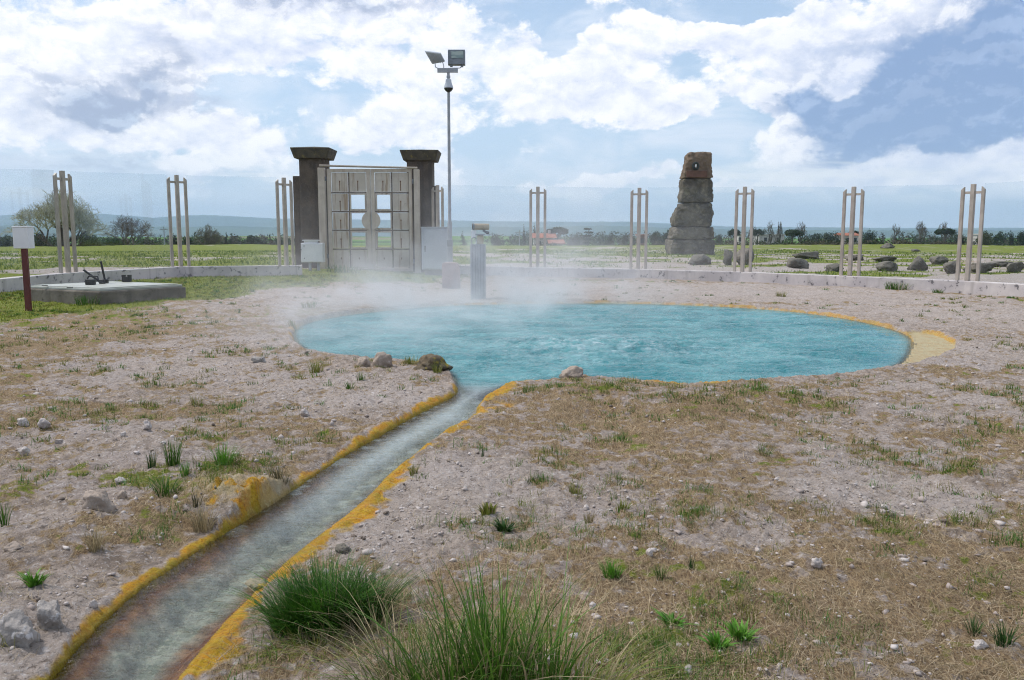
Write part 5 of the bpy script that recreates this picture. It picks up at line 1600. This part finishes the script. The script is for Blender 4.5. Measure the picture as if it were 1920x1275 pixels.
# the two big foreground clumps
def big(parts, label, seed):
    rg = np.random.default_rng(seed); VV, FF, CC = [], [], []; base = 0
    c0 = G(parts[0][0], parts[0][1]); z00 = gz1(c0[0], c0[1])
    for (px, py, hpx, rpx, n, pal, dry, lean, width) in parts:
        b = G(px, py); k = b[1] / FPX; h0, r0 = hpx * k, rpx * k
        a = rg.uniform(0, 2 * math.pi, n); q = rg.uniform(0, 1, n) ** .55 * r0
        x = b[0] + q * np.cos(a); y = b[1] + q * np.sin(a) * .7; z = GZ(x, y)[0] - .01
        h = h0 * (.45 + .65 * rg.uniform(0, 1, n)); ln = np.abs(rg.normal(size=n)) * lean * .55 + q / r0 * lean * .8
        az = a + rg.normal(size=n) * .45
        V, F, c = blades(np.stack([x - c0[0], y - c0[1], z - z00], 1), h, width * rg.uniform(.6, 1.3, n), ln, az, colours(n, *pal, rg, STRAWC, dry), seg=6, seed=seed, curl=.8)
        VV.append(V); FF.append(F + base); CC.append(c); base += len(V)
    o = mesh_np("grass_clump", np.concatenate(VV), F=np.concatenate(FF), mat=M['blade'], col=np.concatenate(CC)); o.location = (float(c0[0]), float(c0[1]), z00)
    return tag(o, label, "grass clump")


BG = ((.018, .07, .007), (.075, .20, .018))
big([(615, 1165, 128, 72, 1500, BG, .03, .5, .0046), (560, 1172, 112, 50, 700, BG, .02, .75, .0044), (685, 1165, 108, 50, 700, ((.02, .06, .008), (.07, .15, .02)), .08, .6, .0044),
     (600, 1205, 48, 105, 300, YG, .3, 1.3, .0034), (700, 1190, 125, 45, 70, DRYC, .6, 1.1, .003)],
    "dense dark green grass clump beside the yellow stream bank", 71)
BR = ((.035, .10, .010), (.12, .24, .03))
big([(930, 1335, 300, 75, 230, BR, .08, .30, .0072), (850, 1340, 270, 95, 160, BR, .14, .55, .0068), (1010, 1335, 250, 90, 130, BR, .12, .6, .0068),
     (760, 1325, 190, 95, 260, ((.05, .085, .015), (.14, .18, .04)), .30, .95, .0042), (1080, 1330, 150, 95, 280, YG, .22, 1.1, .004), (900, 1325, 310, 125, 60, DRYC, .5, .5, .003), (760, 1305, 210, 65, 60, DRYC, .5, .8, .003), (940, 1325, 400, 60, 9, DRYC, .3, .12, .0026), (1040, 1330, 330, 40, 14, BR, .1, .6, .005)],
    "tall reedy grass clump at the bottom middle with straw stalks", 72)

TU = [(284, 882, 36, 12, 40, "slim upright green tuft on the left bank, left one of two tall tufts", DKG, .05, .2),
      (322, 880, 52, 24, 90, "tallest green tuft on the left bank, with a pebble at its foot", GREEN, .05, .25),
      (418, 881, 46, 30, 120, "bright green spreading tuft right behind the orange mound", FRESH, .03, .55),
      (345, 902, 30, 12, 45, "small bright green tuft left of the orange mound's peak", FRESH, .05, .3),
      (308, 942, 42, 40, 120, "sprawling green tuft left of the orange mound on bare soil", GREEN, .1, .8),
      (378, 990, 52, 32, 110, "grey brown dry tuft at the orange mound's lower left foot", DRYC, .3, .55),
      (524, 908, 32, 38, 110, "wide brown dry tuft behind the orange mound by the stream", ((.10, .09, .05), (.2, .18, .1)), .3, .6),
      (178, 1042, 42, 26, 100, "dry brown tuft alone on the left bank below the tan slab", DRYC, .4, .55),
      (62, 1108, 30, 24, 50, "low green weed on the lower left bank", FRESH, .05, .9),
      (8, 1002, 52, 14, 40, "green tuft cut by the left picture edge", GREEN, .1, .3),
      (593, 699, 25, 24, 80, "yellow green tuft on bare crust left of the pair of pool edge stones", YG, .2, .5),
      (365, 761, 22, 20, 60, "brownish tuft on bare soil far left of the stream", YG, .5, .5),
      (655, 733, 18, 12, 40, "small dark tuft on the crust tongue, left one of two", GREEN, .2, .45),
      (677, 716, 18, 14, 40, "small dark tuft on the crust tongue, right one of two", GREEN, .2, .45),
      (772, 682, 15, 26, 80, "yellow green grass fringe between the pool edge stones", YG, .2, .5),
      (820, 707, 22, 14, 40, "yellow green sprig growing on the mossy boulder", YG, .1, .5),
      (552, 612, 14, 30, 90, "brown green grass fringe at the pool's left end", YG, .3, .6),
      (945, 990, 24, 22, 60, "low dark green plant on pale crust, right of the stream", DKG, .02, .8),
      (1147, 1083, 30, 28, 140, "fresh green tuft above the bottom right of the tall grass", FRESH, .03, .5),
      (1168, 952, 20, 22, 70, "yellowish green tuft in the middle of the right slope", YG, .1, .6),
      (1104, 978, 24, 14, 60, "upright dry brown tuft beside a white stone on the right slope", DRYC, .4, .35),
      (905, 860, 22, 6, 14, "single dark green spike on the right bank", DKG, .0, .15),
      (775, 886, 22, 14, 60, "grey green tuft on the right edge of the stream", YG, .2, .5),
      (1240, 1086, 28, 22, 50, "thin dark tuft right of the fresh green tuft", GREEN, .3, .4),
      (1297, 1072, 32, 9, 24, "slim upright green sprig on the right slope", DKG, .1, .25),
      (1262, 1166, 22, 26, 44, "leafy green rosette on the lower right slope", FRESH, 0, 1.0),
      (1348, 1216, 30, 28, 50, "broad leafy green weed at lower right, left one of two", FRESH, 0, .9),
      (1390, 1198, 34, 30, 50, "broad leafy green weed at lower right, right one of two", FRESH, 0, .9),
      (1828, 1190, 36, 22, 50, "dark green tuft near the lower right corner, left one of two", DKG, .1, .45),
      (1885, 1215, 44, 30, 70, "dark green tuft near the lower right corner, right one of two", DKG, .1, .5),
      (1685, 544, 17, 42, 160, "bushy green tuft at the foot of the right wall", GREEN, .15, .45),
      (1760, 551, 9, 18, 60, "small dark tuft at the wall foot near the rightmost post", GREEN, .2, .5),
      (1465, 556, 11, 18, 60, "brown green tuft on crust before the right wall", YG, .4, .5),
      (578, 578, 14, 22, 60, "grey green tuft veiled by steam left of the pool", YG, .3, .5),
      (915, 965, 22, 22, 60, "pale yellow green tuft behind the low dark green plant", YG, .2, .5),
      (1080, 922, 26, 22, 70, "olive tuft uphill of the dry brown tuft", YG, .25, .45),
      (1435, 850, 18, 26, 60, "olive green tuft on the upper right slope", GREEN, .3, .6),
      (160, 575, 20, 40, 140, "green weeds against the front of the hatch base", GREEN, .1, .4),
      (640, 512, 16, 60, 180, "green grass at the foot of the gate", GREEN, .1, .5),
      (368, 1005 - 40, 30, 16, 40, "dark dry sprig on the slope of the orange mound", ((.05, .05, .03), (.1, .1, .05)), .2, .4)]
for k, (px, py, h_, r_, n, lab, pal, dry, ln) in enumerate(TU):
    leafy = "leafy" in lab or "plant" in lab or "weed on" in lab
    tuft(px, py, h_, r_, n, lab, pal, 2000 + k, dry, ln, width=.016 if leafy else .004, name="weed" if leafy else "grass_tuft", cat="weed" if leafy else "grass tuft")


# ------------------------------------------------------------------ uncountable ground cover
def scatter(n, rmin, rmax, seed, power=1.0):
    rg = np.random.default_rng(seed)
    r = rmin * (rmax / rmin) ** (rg.uniform(0, 1, n) ** power); a = rg.uniform(-.66, .66, n)
    return np.sin(a) * r, np.cos(a) * r, rg


# matted straw
x, y, rg = scatter(360000, 2.2, 15.0, 31)
z, sw, ss = GZ(x, y); z1_, z2_, _ = zones(x, y, sw, ss)
keep = (rg.uniform(0, 1, len(x)) < z1_[:, 1] * .47 + .05 - z1_[:, 0] * .2) & (np.minimum(sw, ss) > .07)
x, y, z = x[keep], y[keep], z[keep]; n = len(x); r = np.hypot(x, y)
h = rg.uniform(.03, .085, n); flat = rg.uniform(0, 1, n) < .8
ln = np.where(flat, rg.uniform(1.6, 5, n), rg.uniform(.2, 1.2, n)); h = np.where(flat, h / (1 + ln) * 1.3, h * .62)
pv_ = .62 + .75 * fbm(x * 2.3, y * 2.3, 3, 421)[:, None]
scol = colours(n, (.20, .145, .085), (.50, .40, .265), rg) * pv_
V, F, c = blades(np.stack([x, y, z - .002], 1), h, np.maximum(.0016, .00042 * r) * rg.uniform(.7, 1.4, n), ln, rg.uniform(0, 6.28, n), scol, seg=2, seed=3, curl=.3)
tag(mesh_np("dry_grass", V, F=F, mat=M['straw'], col=c), "matted dry straw and dead grass over the stony ground", "dry grass", kind="stuff")

# small green and olive tufts
x, y, rg = scatter(34000, 2.3, 26.0, 32)
z, sw, ss = GZ(x, y); z1_, _, _ = zones(x, y, sw, ss)
pn = fbm(x * 1.4, y * 1.4, 3, 401)
keep = (rg.uniform(0, 1, len(x)) < (z1_[:, 0] * .75 + z1_[:, 1] * .20 + .035) * sst(.36, .62, pn) * 1.3) & (np.minimum(sw, ss) > .2)
x, y = x[keep], y[keep]; nt_ = len(x); per = 17
s_ = rg.uniform(.35, 1, nt_) ** 1.5
tone = rg.uniform(0, 1, nt_)
X_ = np.repeat(x, per) + rg.normal(size=nt_ * per) * np.repeat(.012 + .03 * s_, per); Y_ = np.repeat(y, per) + rg.normal(size=nt_ * per) * np.repeat(.012 + .022 * s_, per)
Z_ = GZ(X_, Y_)[0]; r = np.hypot(X_, Y_); n = len(X_)
pal0 = np.array([(.06, .12, .012), (.13, .16, .022), (.20, .19, .05), (.05, .16, .015)])[(tone * 3.999).astype(int)]
c = np.repeat(pal0, per, 0) * rg.uniform(.6, 1.4, n)[:, None]
V, F, c = blades(np.stack([X_, Y_, Z_ - .003], 1), np.repeat(s_, per) * .085 * rg.uniform(.5, 1.1, n), np.maximum(.0024, .00062 * r) * rg.uniform(.7, 1.3, n), np.abs(rg.normal(size=n)) * .8, rg.uniform(0, 6.28, n), c, seg=2, seed=4)
tag(mesh_np("sparse_grass", V, F=F, mat=M['blade'], col=c), "countless tiny green and olive grass sprigs over the stony ground", "grass", kind="stuff")

# lawn
x, y, rg = scatter(260000, 11, 33, 33)
z, sw, ss = GZ(x, y); z1_, _, _ = zones(x, y, sw, ss)
lw = sdist(LAWN, x, y)
keep = (x < 2.5) & (x > -17) & (lw < .8) & (rg.uniform(0, 1, len(x)) < z1_[:, 0] * .9) & (np.minimum(sw, ss) > .3)
x, y, z = x[keep], y[keep], z[keep]; n = len(x); r = np.hypot(x, y)
V, F, c = blades(np.stack([x, y, z - .003], 1), rg.uniform(.02, .065, n) * (.5 + fbm(x * 2, y * 2, 3, 5)), .0006 * r * rg.uniform(.7, 1.3, n), np.abs(rg.normal(size=n)) * .8, rg.uniform(0, 6.28, n), colours(n, (.10, .155, .010), (.235, .26, .025), rg, (.32, .27, .10), .10), seg=1, seed=6)
tag(mesh_np("lawn", V, F=F, mat=M['blade'], col=c), "olive green grass round the hatch and before the gate", "grass", kind="stuff")

# gravel
x, y, rg = scatter(28000, 2.2, 15.0, 34)
z, sw, ss = GZ(x, y); z1_, _, _ = zones(x, y, sw, ss)
pn = fbm(x * 1.1, y * 1.1, 3, 411)
keep = (np.minimum(sw, ss) > .16) & (rg.uniform(0, 1, len(x)) < (.25 + .9 * z1_[:, 2] * .5) * sst(.34, .62, pn) * 1.5) & (z1_[:, 0] < .6)
x, y, z = x[keep], y[keep], z[keep]; n = len(x); r = np.hypot(x, y)
bm = bmesh.new(); bmesh.ops.create_icosphere(bm, subdivisions=1, radius=1)
bv = np.array([v.co[:] for v in bm.verts]); bf = np.array([[v.index for v in f.verts] for f in bm.faces]); bm.free()
sz = np.clip(.0035 * rg.lognormal(0, .62, n) * (1 + r * .055), .0025, .028)
rot = rg.uniform(0, 6.28, n); cr, sr = np.cos(rot), np.sin(rot)
jit = 1 + rg.normal(size=(n, len(bv))) * .27
Vv = bv[None] * jit[:, :, None] * (sz[:, None] * np.ones((1, 3)) * np.stack([rg.uniform(.8, 1.5, n), rg.uniform(.7, 1.1, n), rg.uniform(.45, .8, n)], 1))[:, None, :]
Vx = Vv[..., 0] * cr[:, None] - Vv[..., 1] * sr[:, None]; Vy = Vv[..., 0] * sr[:, None] + Vv[..., 1] * cr[:, None]
Vv = np.stack([Vx + x[:, None], Vy + y[:, None], Vv[..., 2] + (z + sz * .25)[:, None]], 2).reshape(-1, 3)
Ff = (bf[None] + (np.arange(n) * len(bv))[:, None, None]).reshape(-1, 3)
tt = rg.uniform(0, 1, n)[:, None]
c = np.array((.33, .27, .24)) * (1 - tt) + np.array((.52, .47, .445)) * tt
c = np.where(rg.uniform(0, 1, n)[:, None] < .12, np.array((.15, .12, .10)), c)
tag(mesh_np("gravel", Vv, F=Ff, mat=M['gravel'], col=np.repeat(c, len(bv), 0)), "loose pale gravel and crumbs of mineral crust", "gravel", kind="stuff")

# tufts and stones dotted on the plain beyond the fence
x, y, rg = scatter(60000, 27, 75, 35)
z = Hm(x, y); zz1 = zones(x, y, np.full_like(x, 9.), np.full_like(x, 9.))[0]
rr = np.hypot(x, y)
lim = np.where(x > 9, 24.0, np.where(x < -6, 25.0, 30.0))
keep = (rr > 30.5) & (rg.uniform(0, 1, len(x)) < zz1[:, 0] * .85)
x, y, z = x[keep], y[keep], z[keep]; n = len(x); r = np.hypot(x, y)
V, F, c = blades(np.stack([x, y, GZ(x, y)[0] - .01], 1), rg.uniform(.05, .16, n), .0011 * r * rg.uniform(.7, 1.3, n), np.abs(rg.normal(size=n)) * .7, rg.uniform(0, 6.28, n), colours(n, (.06, .13, .012), (.20, .24, .045), rg), seg=1, seed=8)
tag(mesh_np("meadow_grass", V, F=F, mat=M['blade'], col=c), "patchy green meadow grass on the plain beyond the glass fence", "grass", kind="stuff")

# ------------------------------------------------------------------ render settings
SC.view_settings.view_transform = 'Standard'; SC.view_settings.look = 'None'
SC.view_settings.exposure = 0.46; SC.view_settings.gamma = 1.0; SC.view_settings.use_curve_mapping = False
SC.render.engine = 'CYCLES'
cy = SC.cycles
cy.use_denoising = True
cy.denoising_prefilter = 'FAST'
cy.filter_width = 1.1
cy.max_bounces = 8; cy.diffuse_bounces = 3; cy.glossy_bounces = 3; cy.transmission_bounces = 6; cy.transparent_max_bounces = 24; cy.volume_bounces = 1
cy.volume_step_rate = .45; cy.volume_max_steps = 256
cy.sample_clamp_indirect = 5; cy.sample_clamp_direct = 2.5
